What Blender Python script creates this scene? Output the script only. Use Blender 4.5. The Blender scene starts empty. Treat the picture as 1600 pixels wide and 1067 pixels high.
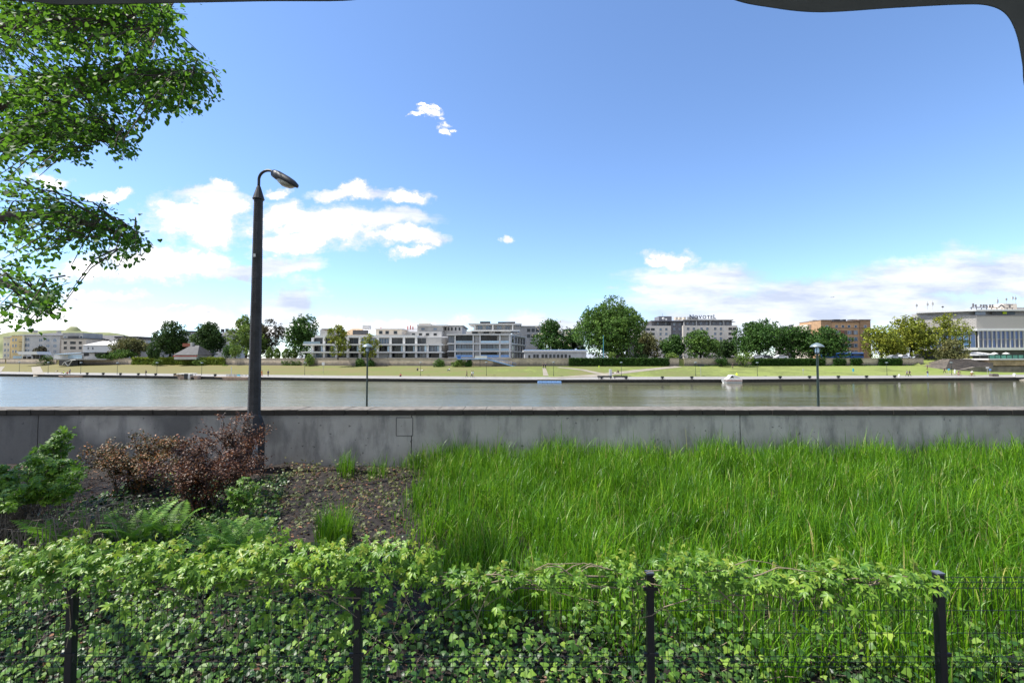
import bpy, math, random
import numpy as np
from mathutils import Vector, Matrix

R = math.radians
rnd = random.Random(11)
rng = np.random.default_rng(5)
scene = bpy.context.scene
col = scene.collection
PI = math.pi

# ------------------------------------------------------------------ camera model
F, CX, CY, PITCH = 720.0, 800.0, 533.5, R(2.15)
CAM = Vector((0, 0, 3.4))
CP, SP = math.cos(PITCH), math.sin(PITCH)

def ray(px, py):
    xc = (px - CX) / F
    yc = (CY - py) / F
    return Vector((xc, CP - yc * SP, SP + yc * CP))

def at(px, py, Y):
    d = ray(px, py)
    return CAM + d * (Y / d.y)

def proj(P):
    x, y, z = P[0], P[1], P[2] - CAM.z
    f = y * CP + z * SP
    if f < 0.05:
        return (-9999, -9999)
    up = -y * SP + z * CP
    return (CX + F * x / f, CY - F * up / f)

# ------------------------------------------------------------------ far bank shape
BX = [-3000, -600, -300, -175, -101, -51, 0, 56, 102, 141, 300, 3000]
BY = [1500, 330, 207, 157, 137, 123, 113, 115, 122, 127, 160, 900]
WATER, QUAY, STREET = -2.5, -1.7, 3.35
def B(X): return float(np.interp(X, BX, BY))
def prof(X):
    t = min(1, max(0, (X - 143) / 8.0))
    return (11.0, QUAY + .25), (36 - 14 * t, 1.0 - 1.8 * t), (36.3 + 10 * t, STREET)
def H(X, Y):
    o = Y - B(X)
    if o < 0: return WATER
    (o1, z1), (o2, z2), (o3, z3) = prof(X)
    return float(np.interp(o, [0, o1, o2, o3, 9999], [QUAY, z1, z2, z3, z3]))
def hit(px, py):
    d = ray(px, py)
    Y = 90.0
    while Y < 330:
        P = CAM + d * (Y / d.y)
        if P.z <= H(P.x, Y) and Y - B(P.x) > 0:
            return P
        Y += 0.25
    return CAM + d * (150 / d.y)

# ------------------------------------------------------------------ object helpers
def tag(o, label=None, cat=None, group=None, kind=None):
    if label: o['label'] = label
    if cat: o['category'] = cat
    if group: o['group'] = group
    if kind: o['kind'] = kind
    return o

def thing(name, loc, label, cat, group=None, rz=0.0):
    o = bpy.data.objects.new(name, None)
    o.empty_display_size = 0.1
    o.location = loc
    o.rotation_euler = (0, 0, rz)
    col.objects.link(o)
    return tag(o, label, cat, group)

def absloc(o):
    p = Vector((0, 0, 0))
    while o is not None:
        p += o.location
        o = o.parent
    return p

def link(name, me, parent=None, loc=None):
    o = bpy.data.objects.new(name, me)
    if loc is not None: o.location = loc
    if parent is not None: o.parent = parent
    col.objects.link(o)
    return o

def copy_tree(o, parent=None):
    c = o.copy()
    col.objects.link(c)
    c.parent = parent
    for ch in list(o.children):
        copy_tree(ch, c)
    return c

class MB:
    """collects geometry; build() links it as one mesh object. World coordinates in,
    made relative to the parent when rel is true."""
    def __init__(self):
        self.v, self.f, self.m, self.cur = [], [], [], 0
    def add(self, vs, fs):
        n = len(self.v)
        self.v += [tuple(p) for p in vs]
        self.f += [tuple(i + n for i in f) for f in fs]
        self.m += [self.cur] * len(fs)
        return self
    def box(self, x0, x1, y0, y1, z0, z1):
        return self.add([(x0, y0, z0), (x1, y0, z0), (x1, y1, z0), (x0, y1, z0),
                         (x0, y0, z1), (x1, y0, z1), (x1, y1, z1), (x0, y1, z1)],
                        [(0, 3, 2, 1), (4, 5, 6, 7), (0, 1, 5, 4), (1, 2, 6, 5), (2, 3, 7, 6), (3, 0, 4, 7)])
    def prism(self, poly, z0, z1):
        n = len(poly)
        vs = [(p[0], p[1], z0) for p in poly] + [(p[0], p[1], z1) for p in poly]
        fs = [tuple(reversed(range(n))), tuple(range(n, 2 * n))]
        fs += [(i, (i + 1) % n, n + (i + 1) % n, n + i) for i in range(n)]
        return self.add(vs, fs)
    def slab_xz(self, poly, y0, y1):
        """polygon in the x-z plane, extruded from y0 (front) to y1"""
        n = len(poly)
        vs = [(p[0], y0, p[1]) for p in poly] + [(p[0], y1, p[1]) for p in poly]
        fs = [tuple(range(n)), tuple(reversed(range(n, 2 * n)))]
        fs += [(i, n + i, n + (i + 1) % n, (i + 1) % n) for i in range(n)]
        return self.add(vs, fs)
    def tube(self, pts, rad, n=6, cap=True):
        pts = [Vector(p) for p in pts]
        if not isinstance(rad, (list, tuple)): rad = [rad] * len(pts)
        vs = []
        up = None
        for i, p in enumerate(pts):
            d = (pts[min(i + 1, len(pts) - 1)] - pts[max(i - 1, 0)])
            d = d.normalized() if d.length > 1e-9 else Vector((0, 0, 1))
            if up is None or abs(up.dot(d)) > 0.98:
                up = Vector((0, 0, 1)) if abs(d.z) < 0.9 else Vector((1, 0, 0))
            a = up.cross(d).normalized()
            b = d.cross(a).normalized()
            up = b
            for k in range(n):
                t = 2 * PI * (k + 0.5) / n
                vs.append(p + a * (math.cos(t) * rad[i]) + b * (math.sin(t) * rad[i]))
        fs = []
        for i in range(len(pts) - 1):
            for k in range(n):
                k2 = (k + 1) % n
                fs.append((i * n + k, i * n + k2, (i + 1) * n + k2, (i + 1) * n + k))
        if cap:
            fs.append(tuple(reversed(range(n))))
            m = (len(pts) - 1) * n
            fs.append(tuple(range(m, m + n)))
        return self.add(vs, fs)
    def lathe(self, c, prof, n=16, phase=0.0):
        vs = []
        for r, z in prof:
            for k in range(n):
                t = 2 * PI * k / n + phase
                vs.append((c[0] + r * math.cos(t), c[1] + r * math.sin(t), c[2] + z))
        fs = []
        for i in range(len(prof) - 1):
            for k in range(n):
                k2 = (k + 1) % n
                fs.append((i * n + k, i * n + k2, (i + 1) * n + k2, (i + 1) * n + k))
        fs.append(tuple(reversed(range(n))))
        m = (len(prof) - 1) * n
        fs.append(tuple(range(m, m + n)))
        return self.add(vs, fs)
    def ball(self, c, r, n=10, sc=(1, 1, 1)):
        prof = []
        for i in range(n + 1):
            a = -PI / 2 + PI * i / n
            prof.append((max(1e-3, math.cos(a)) * r, math.sin(a) * r))
        k = len(self.v)
        self.lathe((0, 0, 0), prof, n + 2)
        for i in range(k, len(self.v)):
            p = self.v[i]
            self.v[i] = (c[0] + p[0] * sc[0], c[1] + p[1] * sc[1], c[2] + p[2] * sc[2])
        return self
    def build(self, name, mats, parent=None, rel=True, smooth=False, bevel=0.0):
        off = absloc(parent) if (parent is not None and rel) else Vector((0, 0, 0))
        me = bpy.data.meshes.new(name)
        me.from_pydata([(p[0] - off.x, p[1] - off.y, p[2] - off.z) for p in self.v], [], self.f)
        if not isinstance(mats, (list, tuple)): mats = [mats]
        for m in mats: me.materials.append(m)
        if len(mats) > 1:
            for p, i in zip(me.polygons, self.m): p.material_index = i
        if smooth:
            for p in me.polygons: p.use_smooth = True
        me.update()
        o = link(name, me, parent)
        if bevel:
            b = o.modifiers.new('bevel', 'BEVEL')
            b.width = bevel; b.segments = 2; b.limit_method = 'ANGLE'
        return o

def np_mesh(name, V, Fa, mat, parent=None, rel=True, smooth=False, mat2=None, mi=None):
    V = np.asarray(V, dtype=np.float32).reshape(-1, 3)
    Fa = np.asarray(Fa, dtype=np.int32)
    if parent is not None and rel:
        o = absloc(parent)
        V = V - np.array([o.x, o.y, o.z], dtype=np.float32)
    me = bpy.data.meshes.new(name)
    me.vertices.add(len(V)); me.vertices.foreach_set('co', V.ravel())
    k = Fa.shape[1]
    me.loops.add(Fa.size); me.loops.foreach_set('vertex_index', Fa.ravel())
    me.polygons.add(len(Fa)); me.polygons.foreach_set('loop_start', np.arange(0, Fa.size, k, dtype=np.int32))
    me.materials.append(mat)
    me.update(calc_edges=True)
    if smooth: me.polygons.foreach_set('use_smooth', np.ones(len(Fa), dtype=bool))
    return link(name, me, parent)

def unit(a):
    return a / np.maximum(np.linalg.norm(a, axis=-1, keepdims=True), 1e-9)

def frames(axis, nrm):
    """per-leaf basis: y along axis, z near nrm"""
    y = unit(np.asarray(axis, float))
    x = unit(np.cross(y, nrm))
    z = np.cross(x, y)
    return np.stack([x, y, z], axis=-1)

def scatter(T, Fa, P, M, s):
    T = np.asarray(T, float); Fa = np.asarray(Fa)
    V = np.einsum('nij,vj->nvi', M * np.asarray(s)[:, None, None], T) + np.asarray(P)[:, None, :]
    n = len(T)
    FF = (Fa[None] + (np.arange(len(P)) * n)[:, None, None]).reshape(-1, Fa.shape[1])
    return V.reshape(-1, 3), FF

# ------------------------------------------------------------------ materials
class NT:
    def __init__(self, nt): self.nt = nt
    def n(self, t, **kw):
        nd = self.nt.nodes.new(t)
        for k, v in kw.items(): setattr(nd, k, v)
        return nd
    def l(self, a, b): self.nt.links.new(a, b)
    def m(self, op, a, b=None, c=None, clamp=False):
        nd = self.n('ShaderNodeMath', operation=op, use_clamp=clamp)
        for i, v in enumerate((a, b, c)):
            if v is None: continue
            if isinstance(v, (int, float)): nd.inputs[i].default_value = v
            else: self.l(v, nd.inputs[i])
        return nd.outputs[0]
    def vm(self, op, a, b=None, c=None, out=0):
        nd = self.n('ShaderNodeVectorMath', operation=op)
        for i, v in enumerate((a, b, c)):
            if v is None: continue
            if isinstance(v, (tuple, list)): nd.inputs[i].default_value = v
            else: self.l(v, nd.inputs[i])
        return nd.outputs[out]
    def noise(self, vec, scale, detail=4, rough=0.5, dist=0.0):
        nd = self.n('ShaderNodeTexNoise')
        if vec is not None: self.l(vec, nd.inputs['Vector'])
        nd.inputs['Scale'].default_value = scale
        nd.inputs['Detail'].default_value = detail
        nd.inputs['Roughness'].default_value = rough
        nd.inputs['Distortion'].default_value = dist
        return nd.outputs['Fac']
    def ramp(self, fac, stops):
        nd = self.n('ShaderNodeValToRGB')
        cr = nd.color_ramp
        while len(cr.elements) < len(stops): cr.elements.new(0.5)
        for e, (p, c) in zip(cr.elements, stops):
            e.position = p
            e.color = (c, c, c, 1) if isinstance(c, (int, float)) else (*c, 1)
        self.l(fac, nd.inputs[0])
        return nd.outputs[0]
    def mix(self, fac, a, b, mode='MIX'):
        nd = self.n('ShaderNodeMix', data_type='RGBA', blend_type=mode)
        for sock, v in ((nd.inputs[0], fac), (nd.inputs[6], a), (nd.inputs[7], b)):
            if isinstance(v, (int, float)): sock.default_value = v
            elif isinstance(v, (tuple, list)): sock.default_value = (*v[:3], 1)
            else: self.l(v, sock)
        return nd.outputs[2]

MATS = {}
def newmat(name):
    m = bpy.data.materials.new(name); m.use_nodes = True
    t = NT(m.node_tree)
    b = m.node_tree.nodes['Principled BSDF']
    MATS[name] = m
    return m, t, b

def mat(name, c, rough=0.7, metal=0.0, var=0.12, scale=3.0, bump=0.0, bscale=30.0, c2=None, spec=0.5):
    if name in MATS: return MATS[name]
    m, t, b = newmat(name)
    co = t.n('ShaderNodeTexCoord').outputs['Object']
    f = t.noise(co, scale, 5, 0.6)
    if c2 is None: c2 = tuple(x * (1 - 2.2 * var) for x in c)
    lo = c2; hi = tuple(min(1, x * (1 + var * 0.6)) for x in c)
    t.l(t.ramp(f, [(0.35, lo), (0.65, hi)]), b.inputs['Base Color'])
    b.inputs['Roughness'].default_value = rough
    b.inputs['Metallic'].default_value = metal
    b.inputs['Specular IOR Level'].default_value = spec
    if bump:
        bn = t.n('ShaderNodeBump'); bn.inputs['Strength'].default_value = bump; bn.inputs['Distance'].default_value = 0.02
        t.l(t.noise(co, bscale, 4), bn.inputs['Height']); t.l(bn.outputs[0], b.inputs['Normal'])
    return m

def leafmat(name, stops, transl=0.35, rough=0.45, spec=0.4, patch=1.1, vary=.38):
    """each leaf takes its own shade out of the ramp"""
    if name in MATS: return MATS[name]
    m, t, b = newmat(name)
    r = t.n('ShaderNodeNewGeometry').outputs['Random Per Island']
    c = t.ramp(r, stops)
    # neighbouring plants differ: some stands are lusher, some yellower
    pn = t.noise(t.n('ShaderNodeTexCoord').outputs['Object'], patch, 4, 0.6)
    c = t.mix(1.0, c, t.ramp(pn, [(0.3, (1 - vary * 1.15, 1 - vary * .9, 1 - vary)), (0.5, (1, 1, 1)), (0.7, (1 + vary * 1.3, 1 + vary * .8, 1 + vary * .3))]), 'MULTIPLY')
    t.l(c, b.inputs['Base Color'])
    b.inputs['Roughness'].default_value = rough
    b.inputs['Specular IOR Level'].default_value = spec
    tr = t.n('ShaderNodeBsdfTranslucent')
    t.l(t.mix(0.5, c, (0.20, 0.42, 0.025), 'MIX') if transl > 0.3 else c, tr.inputs[0])
    mx = t.n('ShaderNodeMixShader'); mx.inputs[0].default_value = transl
    t.l(b.outputs[0], mx.inputs[1]); t.l(tr.outputs[0], mx.inputs[2])
    t.l(mx.outputs[0], t.nt.nodes['Material Output'].inputs[0])
    return m

def glassmat(name, c=(0.012, 0.015, 0.018), rough=0.06, spec=0.35):
    if name in MATS: return MATS[name]
    m, t, b = newmat(name)
    co = t.n('ShaderNodeTexCoord').outputs['Object']
    oi = t.n('ShaderNodeObjectInfo').outputs['Random']
    f = t.noise(co, 0.8, 2)
    k = t.ramp(t.m('ADD', t.m('MULTIPLY', oi, 0.7), t.m('MULTIPLY', f, 0.3)), [(0.2, c), (0.75, tuple(x * 2.2 for x in c)), (0.92, tuple(min(.35, x * 5) for x in c))])
    t.l(k, b.inputs['Base Color'])
    b.inputs['Roughness'].default_value = rough
    b.inputs['Specular IOR Level'].default_value = spec
    return m

M_CONC = None
def build_concrete():
    m, t, b = newmat('stained_shaded_concrete')
    co = t.n('ShaderNodeTexCoord').outputs['Object']
    big = t.noise(co, 0.55, 5, 0.6, 0.4)
    st = t.noise(t.vm('MULTIPLY', co, (1.6, 1.0, 0.5)), 1.3, 6, 0.65)
    fine = t.noise(co, 22, 5, 0.7)
    c = t.ramp(big, [(0.3, (0.29, 0.275, 0.255)), (0.5, (0.40, 0.38, 0.355)), (0.7, (0.50, 0.48, 0.45))])
    c = t.mix(t.ramp(st, [(0.48, 0.0), (0.68, 0.7)]), c, (0.10, 0.10, 0.105))
    sx = t.n('ShaderNodeSeparateXYZ'); t.l(co, sx.inputs[0])
    # splash-back grime on the lowest courses and drips below the coping
    low = t.m('SUBTRACT', 0.95, t.m('ADD', sx.outputs['Z'], t.m('MULTIPLY', st, 0.8)), clamp=True)
    c = t.mix(t.m('MULTIPLY', low, 1.2, clamp=True), c, (0.045, 0.045, 0.047))
    # damp stain and the tree's shade painted dark over the wall's town end
    stain_shade = t.m('ADD', t.m('MULTIPLY', t.m('ADD', sx.outputs['X'], 8.2), -0.16), t.m('MULTIPLY', t.m('SUBTRACT', t.noise(co, 0.4, 3, 0.5), 0.5), 2.6))
    c = t.mix(t.ramp(stain_shade, [(0.15, 0.0), (0.45, 0.82)]), c, (0.05, 0.05, 0.053))
    drip = t.noise(t.vm('MULTIPLY', co, (7.0, 1.0, 0.25)), 1.0, 5, 0.6)
    c = t.mix(t.ramp(drip, [(0.58, 0.0), (0.78, 0.35)]), c, (0.085, 0.083, 0.08))
    sp = t.noise(co, 9, 2, 0.4)
    c = t.mix(t.ramp(sp, [(0.72, 0.0), (0.76, 0.8)]), c, (0.05, 0.05, 0.055))
    c = t.mix(t.m('MULTIPLY', fine, 0.22), c, (0.34, 0.34, 0.33))
    t.l(c, b.inputs['Base Color']); b.inputs['Roughness'].default_value = 0.9
    bn = t.n('ShaderNodeBump'); bn.inputs['Strength'].default_value = 0.35; bn.inputs['Distance'].default_value = 0.02
    t.l(fine, bn.inputs['Height']); t.l(bn.outputs[0], b.inputs['Normal'])
    return m
M_CONC = build_concrete()
def build_coping():
    m, t, b = newmat('weathered_shaded_coping')
    co = t.n('ShaderNodeTexCoord').outputs['Object']
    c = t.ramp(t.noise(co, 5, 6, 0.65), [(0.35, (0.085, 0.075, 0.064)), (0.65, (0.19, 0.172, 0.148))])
    # pale tops; dirt and front-face shade are painted black below the arris
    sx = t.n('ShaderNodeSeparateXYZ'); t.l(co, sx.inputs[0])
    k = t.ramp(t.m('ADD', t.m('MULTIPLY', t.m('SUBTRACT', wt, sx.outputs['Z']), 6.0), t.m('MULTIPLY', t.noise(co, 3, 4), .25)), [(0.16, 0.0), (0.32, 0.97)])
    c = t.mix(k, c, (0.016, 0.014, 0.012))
    t.l(c, b.inputs['Base Color']); b.inputs['Roughness'].default_value = 0.9
    bn = t.n('ShaderNodeBump'); bn.inputs['Strength'].default_value = 0.3; bn.inputs['Distance'].default_value = 0.02
    t.l(t.noise(co, 30, 4), bn.inputs['Height']); t.l(bn.outputs[0], b.inputs['Normal'])
    return m
WY = 12.95
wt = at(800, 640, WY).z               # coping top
M_COPING = build_coping()
M_SOIL = mat('soil', (0.017, 0.012, 0.009), 0.95, var=0.3, scale=6, bump=0.8, bscale=14)
M_DIRT = mat('worn_earth', (0.20, 0.15, 0.09), 0.95, var=0.2, scale=0.5)
M_PAVE = mat('pale_pavement', (0.25, 0.24, 0.225), 0.85, var=0.1, scale=0.6)
M_NEARPAVE = mat('near_pavement', (0.38, 0.36, 0.33), 0.85, var=0.15, scale=1.5)
M_QUAY = mat('wet_quay_stone', (0.028, 0.026, 0.022), 0.8, var=0.25, scale=1.0)
M_ASPH = mat('asphalt', (0.06, 0.06, 0.06), 0.9, scale=0.5)
M_BLACK = mat('black_paint', (0.013, 0.014, 0.016), 0.45, var=0.1)
M_WIRE = mat('wire_paint', (0.010, 0.014, 0.012), 0.45, var=0.1)
M_POLE = mat('dark_concrete_pole', (0.030, 0.030, 0.034), 0.75, var=0.25, scale=3, bump=0.2, bscale=60)
M_DKMET = mat('dark_metal', (0.022, 0.023, 0.027), 0.5, metal=0.3)
M_GREENMET = mat('green_painted_metal', (0.010, 0.024, 0.020), 0.4, metal=0.1)
M_SHADE = mat('grey_lamp_shade', (0.20, 0.25, 0.26), 0.35, metal=0.3)
M_LENS = mat('milky_lens', (0.35, 0.33, 0.26), 0.3)
M_WHITE = mat('white_paint', (0.64, 0.635, 0.62), 0.6, var=0.05)
M_WHITE2 = mat('offwhite_render', (0.50, 0.49, 0.475), 0.85, var=0.08, scale=0.4)
M_LGREY = mat('light_grey_render', (0.36, 0.355, 0.345), 0.85, var=0.08, scale=0.4)
M_GREY = mat('grey_cladding', (0.17, 0.17, 0.19), 0.7, var=0.08, scale=0.5)
M_DGREY = mat('dark_grey_roof', (0.075, 0.075, 0.08), 0.8, var=0.15, scale=0.6)
M_BEIGE = mat('beige_render', (0.60, 0.53, 0.44), 0.85, var=0.06, scale=0.4)
M_HOTEL = mat('pale_beige_cladding', (0.64, 0.59, 0.52), 0.8, var=0.05, scale=0.4)
M_CREAM = mat('cream_render', (0.68, 0.62, 0.47), 0.85, var=0.07, scale=0.5)
M_YELLOW = mat('yellow_render', (0.72, 0.55, 0.27), 0.85, var=0.07, scale=0.5)
M_ORANGE = mat('ochre_brick', (0.42, 0.26, 0.145), 0.85, var=0.09, scale=0.8)
M_ORANGE_L = mat('pale_ochre_band', (0.60, 0.37, 0.20), 0.85, var=0.07, scale=0.8)
M_BROWN = mat('brown_brick_band', (0.20, 0.15, 0.12), 0.85, var=0.1, scale=1)
M_TILE = mat('red_tiles', (0.32, 0.11, 0.07), 0.85, var=0.2, scale=2)
M_TAN = mat('tan_roof', (0.34, 0.24, 0.15), 0.85, var=0.15, scale=1)
M_SAND = mat('sandstone', (0.40, 0.29, 0.18), 0.9, var=0.2, scale=0.6)
M_BLUE = mat('blue_paint', (0.03, 0.13, 0.42), 0.45, var=0.1)
M_LBLUE = mat('pale_blue_paint', (0.22, 0.40, 0.72), 0.5, var=0.1)
M_CYAN = mat('cyan_panel', (0.10, 0.55, 0.75), 0.5)
M_RED = mat('red_paint', (0.45, 0.04, 0.03), 0.5)
M_HIVIS = mat('hi_vis_yellow', (0.65, 0.85, 0.02), 0.7)
M_BARK = mat('bark', (0.075, 0.058, 0.045), 0.95, var=0.25, scale=6, bump=0.6, bscale=20)
M_TWIG = mat('dry_twig', (0.20, 0.165, 0.13), 0.9, var=0.25, scale=8)
M_VINESTEM = mat('vine_stem', (0.22, 0.18, 0.12), 0.9, var=0.2, scale=8)
M_HULL = mat('faded_wood_hull', (0.42, 0.30, 0.24), 0.6, var=0.15, scale=1)
M_SKIN = mat('skin', (0.55, 0.34, 0.25), 0.6)
M_HAIR = mat('dark_hair', (0.03, 0.022, 0.016), 0.7)
M_TYRE = mat('tyre_rubber', (0.02, 0.02, 0.02), 0.9)
M_FRAME_EDGE = mat('frame_edge_grey', (0.055, 0.06, 0.056), 0.9, var=0.1, scale=4)
M_GRNRAIL = mat('green_glass_railing', (0.10, 0.36, 0.26), 0.3, var=0.2, scale=1.0)
M_LETTER = mat('sign_navy', (0.012, 0.03, 0.085), 0.5)
M_LETTERG = mat('sign_grey', (0.16, 0.15, 0.15), 0.6)
M_HILL = None
G_DARK = glassmat('dark_window_glass')
G_SKY = glassmat('blue_window_glass', (0.06, 0.09, 0.13), 0.08, 0.8)
G_PALE = glassmat('pale_glass_panel', (0.22, 0.30, 0.36), 0.2, 0.6)
G_MALL = glassmat('deep_blue_glass', (0.012, 0.04, 0.12), 0.04, 1.0)

def build_stonewall():
    m, t, b = newmat('coursed_limestone')
    co = t.n('ShaderNodeTexCoord').outputs['Object']
    sw = t.n('ShaderNodeSeparateXYZ'); t.l(co, sw.inputs[0])
    cb = t.n('ShaderNodeCombineXYZ'); t.l(sw.outputs['X'], cb.inputs[0]); t.l(sw.outputs['Z'], cb.inputs[1])
    br = t.n('ShaderNodeTexBrick')
    br.inputs['Scale'].default_value = 1.0
    br.inputs['Brick Width'].default_value = 0.75; br.inputs['Row Height'].default_value = 0.36
    br.inputs['Mortar Size'].default_value = 0.02
    br.inputs['Color1'].default_value = (0.52, 0.44, 0.34, 1); br.inputs['Color2'].default_value = (0.40, 0.33, 0.26, 1)
    br.inputs['Mortar'].default_value = (0.22, 0.18, 0.15, 1)
    t.l(cb.outputs[0], br.inputs['Vector'])
    n1 = t.noise(co, 0.35, 5, 0.6)
    c = t.mix(t.ramp(n1, [(0.45, 0.0), (0.75, 0.7)]), br.outputs['Color'], (0.24, 0.20, 0.17))
    n2 = t.noise(t.vm('MULTIPLY', co, (1, 1, 0.35)), 1.6, 4, 0.6)
    low = t.m('MULTIPLY', t.m('SUBTRACT', 2.1, t.m('ADD', sw.outputs['Z'], t.m('MULTIPLY', n2, 1.4)), clamp=True), 0.9)
    c = t.mix(low, c, (0.10, 0.09, 0.085))
    t.l(c, b.inputs['Base Color']); b.inputs['Roughness'].default_value = 0.9
    return m
M_STONE = build_stonewall()
M_STONE_D = mat('grey_stone', (0.17, 0.145, 0.12), 0.9, var=0.3, scale=0.5, c2=(0.08, 0.072, 0.065))

def build_lawn():
    m, t, b = newmat('dry_mown_grass')
    co = t.n('ShaderNodeTexCoord').outputs['Object']
    sx = t.n('ShaderNodeSeparateXYZ'); t.l(co, sx.inputs[0])
    n1 = t.noise(t.vm('MULTIPLY', co, (1, 1.6, 1)), 0.07, 6, 0.62, 0.5)
    n2 = t.noise(co, 0.8, 5, 0.7)
    # the turf is greener towards the eastern end of the bank
    e = t.m('MULTIPLY_ADD', sx.outputs['X'], 0.0022, 0.0)
    f = t.m('ADD', t.m('ADD', n1, e), t.m('MULTIPLY', t.m('SUBTRACT', n2, 0.5), 0.75))
    c = t.ramp(f, [(0.30, (0.155, 0.142, 0.066)), (0.46, (0.138, 0.148, 0.058)), (0.58, (0.122, 0.148, 0.047)), (0.74, (0.19, 0.22, 0.07)), (0.95, (0.14, 0.19, 0.045))])
    t.l(c, b.inputs['Base Color']); b.inputs['Roughness'].default_value = 0.95
    b.inputs['Specular IOR Level'].default_value = 0.1
    return m
M_LAWN = build_lawn()

def build_hill():
    m, t, b = newmat('wooded_hill')
    co = t.n('ShaderNodeTexCoord').outputs['Object']
    n = t.noise(co, 0.012, 6, 0.65)
    c = t.ramp(n, [(0.35, (0.12, 0.14, 0.08)), (0.5, (0.19, 0.205, 0.115)), (0.65, (0.26, 0.27, 0.16))])
    t.l(c, b.inputs['Base Color']); b.inputs['Roughness'].default_value = 1.0
    b.inputs['Specular IOR Level'].default_value = 0.0
    return m
M_HILL = build_hill()

def build_water():
    m, t, b = newmat('river_water')
    co = t.n('ShaderNodeTexCoord').outputs['Object']
    b.inputs['Base Color'].default_value = (0.108, 0.108, 0.068, 1)
    b.inputs['IOR'].default_value = 1.4
    v1 = t.vm('MULTIPLY', co, (0.35, 1.0, 1))
    n1 = t.noise(v1, 0.9, 4, 0.6, 0.3)
    n2 = t.noise(t.vm('MULTIPLY', co, (0.6, 1.0, 1)), 4.0, 3, 0.6)
    patch = t.noise(t.vm('MULTIPLY', co, (0.3, 1.0, 1)), 0.035, 3, 0.5)
    sw = t.n('ShaderNodeSeparateXYZ'); t.l(co, sw.inputs[0])
    # the breeze ruffles the town end of the reach, the shop end lies calmer
    wind = t.m('ADD', patch, t.m('MULTIPLY', sw.outputs['X'], -0.0045))
    amp = t.ramp(wind, [(0.30, 0.35), (0.6, 1.0)])
    fl = t.noise(t.vm('MULTIPLY', co, (0.16, 1.0, 1)), 0.25, 5, 0.65)
    t.l(t.m('ADD', t.ramp(wind, [(0.22, 0.06), (0.42, 0.16), (0.62, 0.24)]), t.m('MULTIPLY', t.m('SUBTRACT', fl, 0.5), 0.34), clamp=True), b.inputs['Roughness'])
    h = t.m('MULTIPLY', t.m('ADD', n1, t.m('MULTIPLY', n2, 0.25)), amp)
    bn = t.n('ShaderNodeBump'); bn.inputs['Strength'].default_value = 1.0; bn.inputs['Distance'].default_value = 0.07
    t.l(h, bn.inputs['Height']); t.l(bn.outputs[0], b.inputs['Normal'])
    return m
M_WATER = build_water()

# foliage
L_GRASS = leafmat('grass_blades', [(0.0, (0.014, 0.06, 0.004)), (0.45, (0.068, 0.20, 0.005)), (0.82, (0.135, 0.30, 0.008)), (0.95, (0.19, 0.34, 0.02)), (1.0, (0.34, 0.33, 0.12))], 0.38, 0.40, 0.32)
L_VINE = leafmat('vine_leaves', [(0.0, (0.05, 0.13, 0.016)), (0.55, (0.125, 0.25, 0.028)), (1.0, (0.22, 0.35, 0.045))], 0.33, 0.42, 0.35)
L_YOUNG = leafmat('young_vine_leaves', [(0.0, (0.12, 0.24, 0.025)), (0.6, (0.20, 0.31, 0.03)), (1.0, (0.32, 0.36, 0.05))], 0.4, 0.4, 0.4)
L_IVY = leafmat('ivy_leaves', [(0.0, (0.018, 0.065, 0.010)), (0.5, (0.072, 0.165, 0.024)), (0.85, (0.145, 0.26, 0.035)), (1.0, (0.23, 0.34, 0.06))], 0.3, 0.45, 0.28)
L_CREEP = leafmat('sparse_creeper', [(0.0, (0.04, 0.07, 0.015)), (0.6, (0.10, 0.125, 0.03)), (1.0, (0.19, 0.17, 0.06))], 0.3, 0.5)
L_LITTER = leafmat('dead_leaves', [(0.0, (0.018, 0.011, 0.008)), (0.55, (0.085, 0.043, 0.026)), (1.0, (0.24, 0.14, 0.09))], 0.05, 0.8, 0.2)
L_RED = leafmat('red_leaves', [(0.0, (0.026, 0.010, 0.007)), (0.6, (0.088, 0.032, 0.014)), (1.0, (0.21, 0.085, 0.03))], 0.2, 0.45, 0.25)
L_RUST = leafmat('rust_olive_leaves', [(0.0, (0.045, 0.035, 0.012)), (0.5, (0.09, 0.075, 0.02)), (0.8, (0.19, 0.085, 0.025)), (1.0, (0.34, 0.12, 0.035))], 0.22, 0.45, 0.25)
L_FERN = leafmat('fern_green', [(0.0, (0.10, 0.25, 0.025)), (1.0, (0.22, 0.40, 0.05))], 0.45, 0.5)
L_LIME = leafmat('linden_leaves', [(0.0, (0.012, 0.045, 0.010)), (0.5, (0.032, 0.095, 0.016)), (0.9, (0.06, 0.15, 0.022)), (1.0, (0.10, 0.22, 0.03))], 0.42, 0.55, 0.12)
def tm(name, c, tr=0.25):
    return leafmat(name, [(0.0, tuple(x * .45 for x in c)), (0.5, c), (1.0, tuple(min(1, x * 1.7) for x in c))], tr, 0.6, 0.2, .28, .42)
T_DARK = tm('dark_tree_leaves', (0.036, 0.074, 0.018))
T_DEEP = tm('deep_green_tree_leaves', (0.046, 0.105, 0.02))
T_MID = tm('mid_green_tree_leaves', (0.072, 0.14, 0.026))
T_LIGHT = tm('light_green_tree_leaves', (0.13, 0.20, 0.04))
T_YELL = tm('yellow_green_tree_leaves', (0.17, 0.20, 0.024))
T_OLIVE = tm('olive_tree_leaves', (0.115, 0.12, 0.045))
T_BRONZE = tm('bronze_tree_leaves', (0.06, 0.055, 0.03))
T_BLOSSOM = leafmat('chestnut_blossom', [(0.0, (0.45, 0.40, 0.28)), (1.0, (0.7, 0.64, 0.48))], 0.1, 0.7)
T_IVYW = tm('wall_ivy_leaves', (0.030, 0.075, 0.012))
T_IVYL = tm('pale_wall_ivy_leaves', (0.20, 0.26, 0.03))

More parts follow.
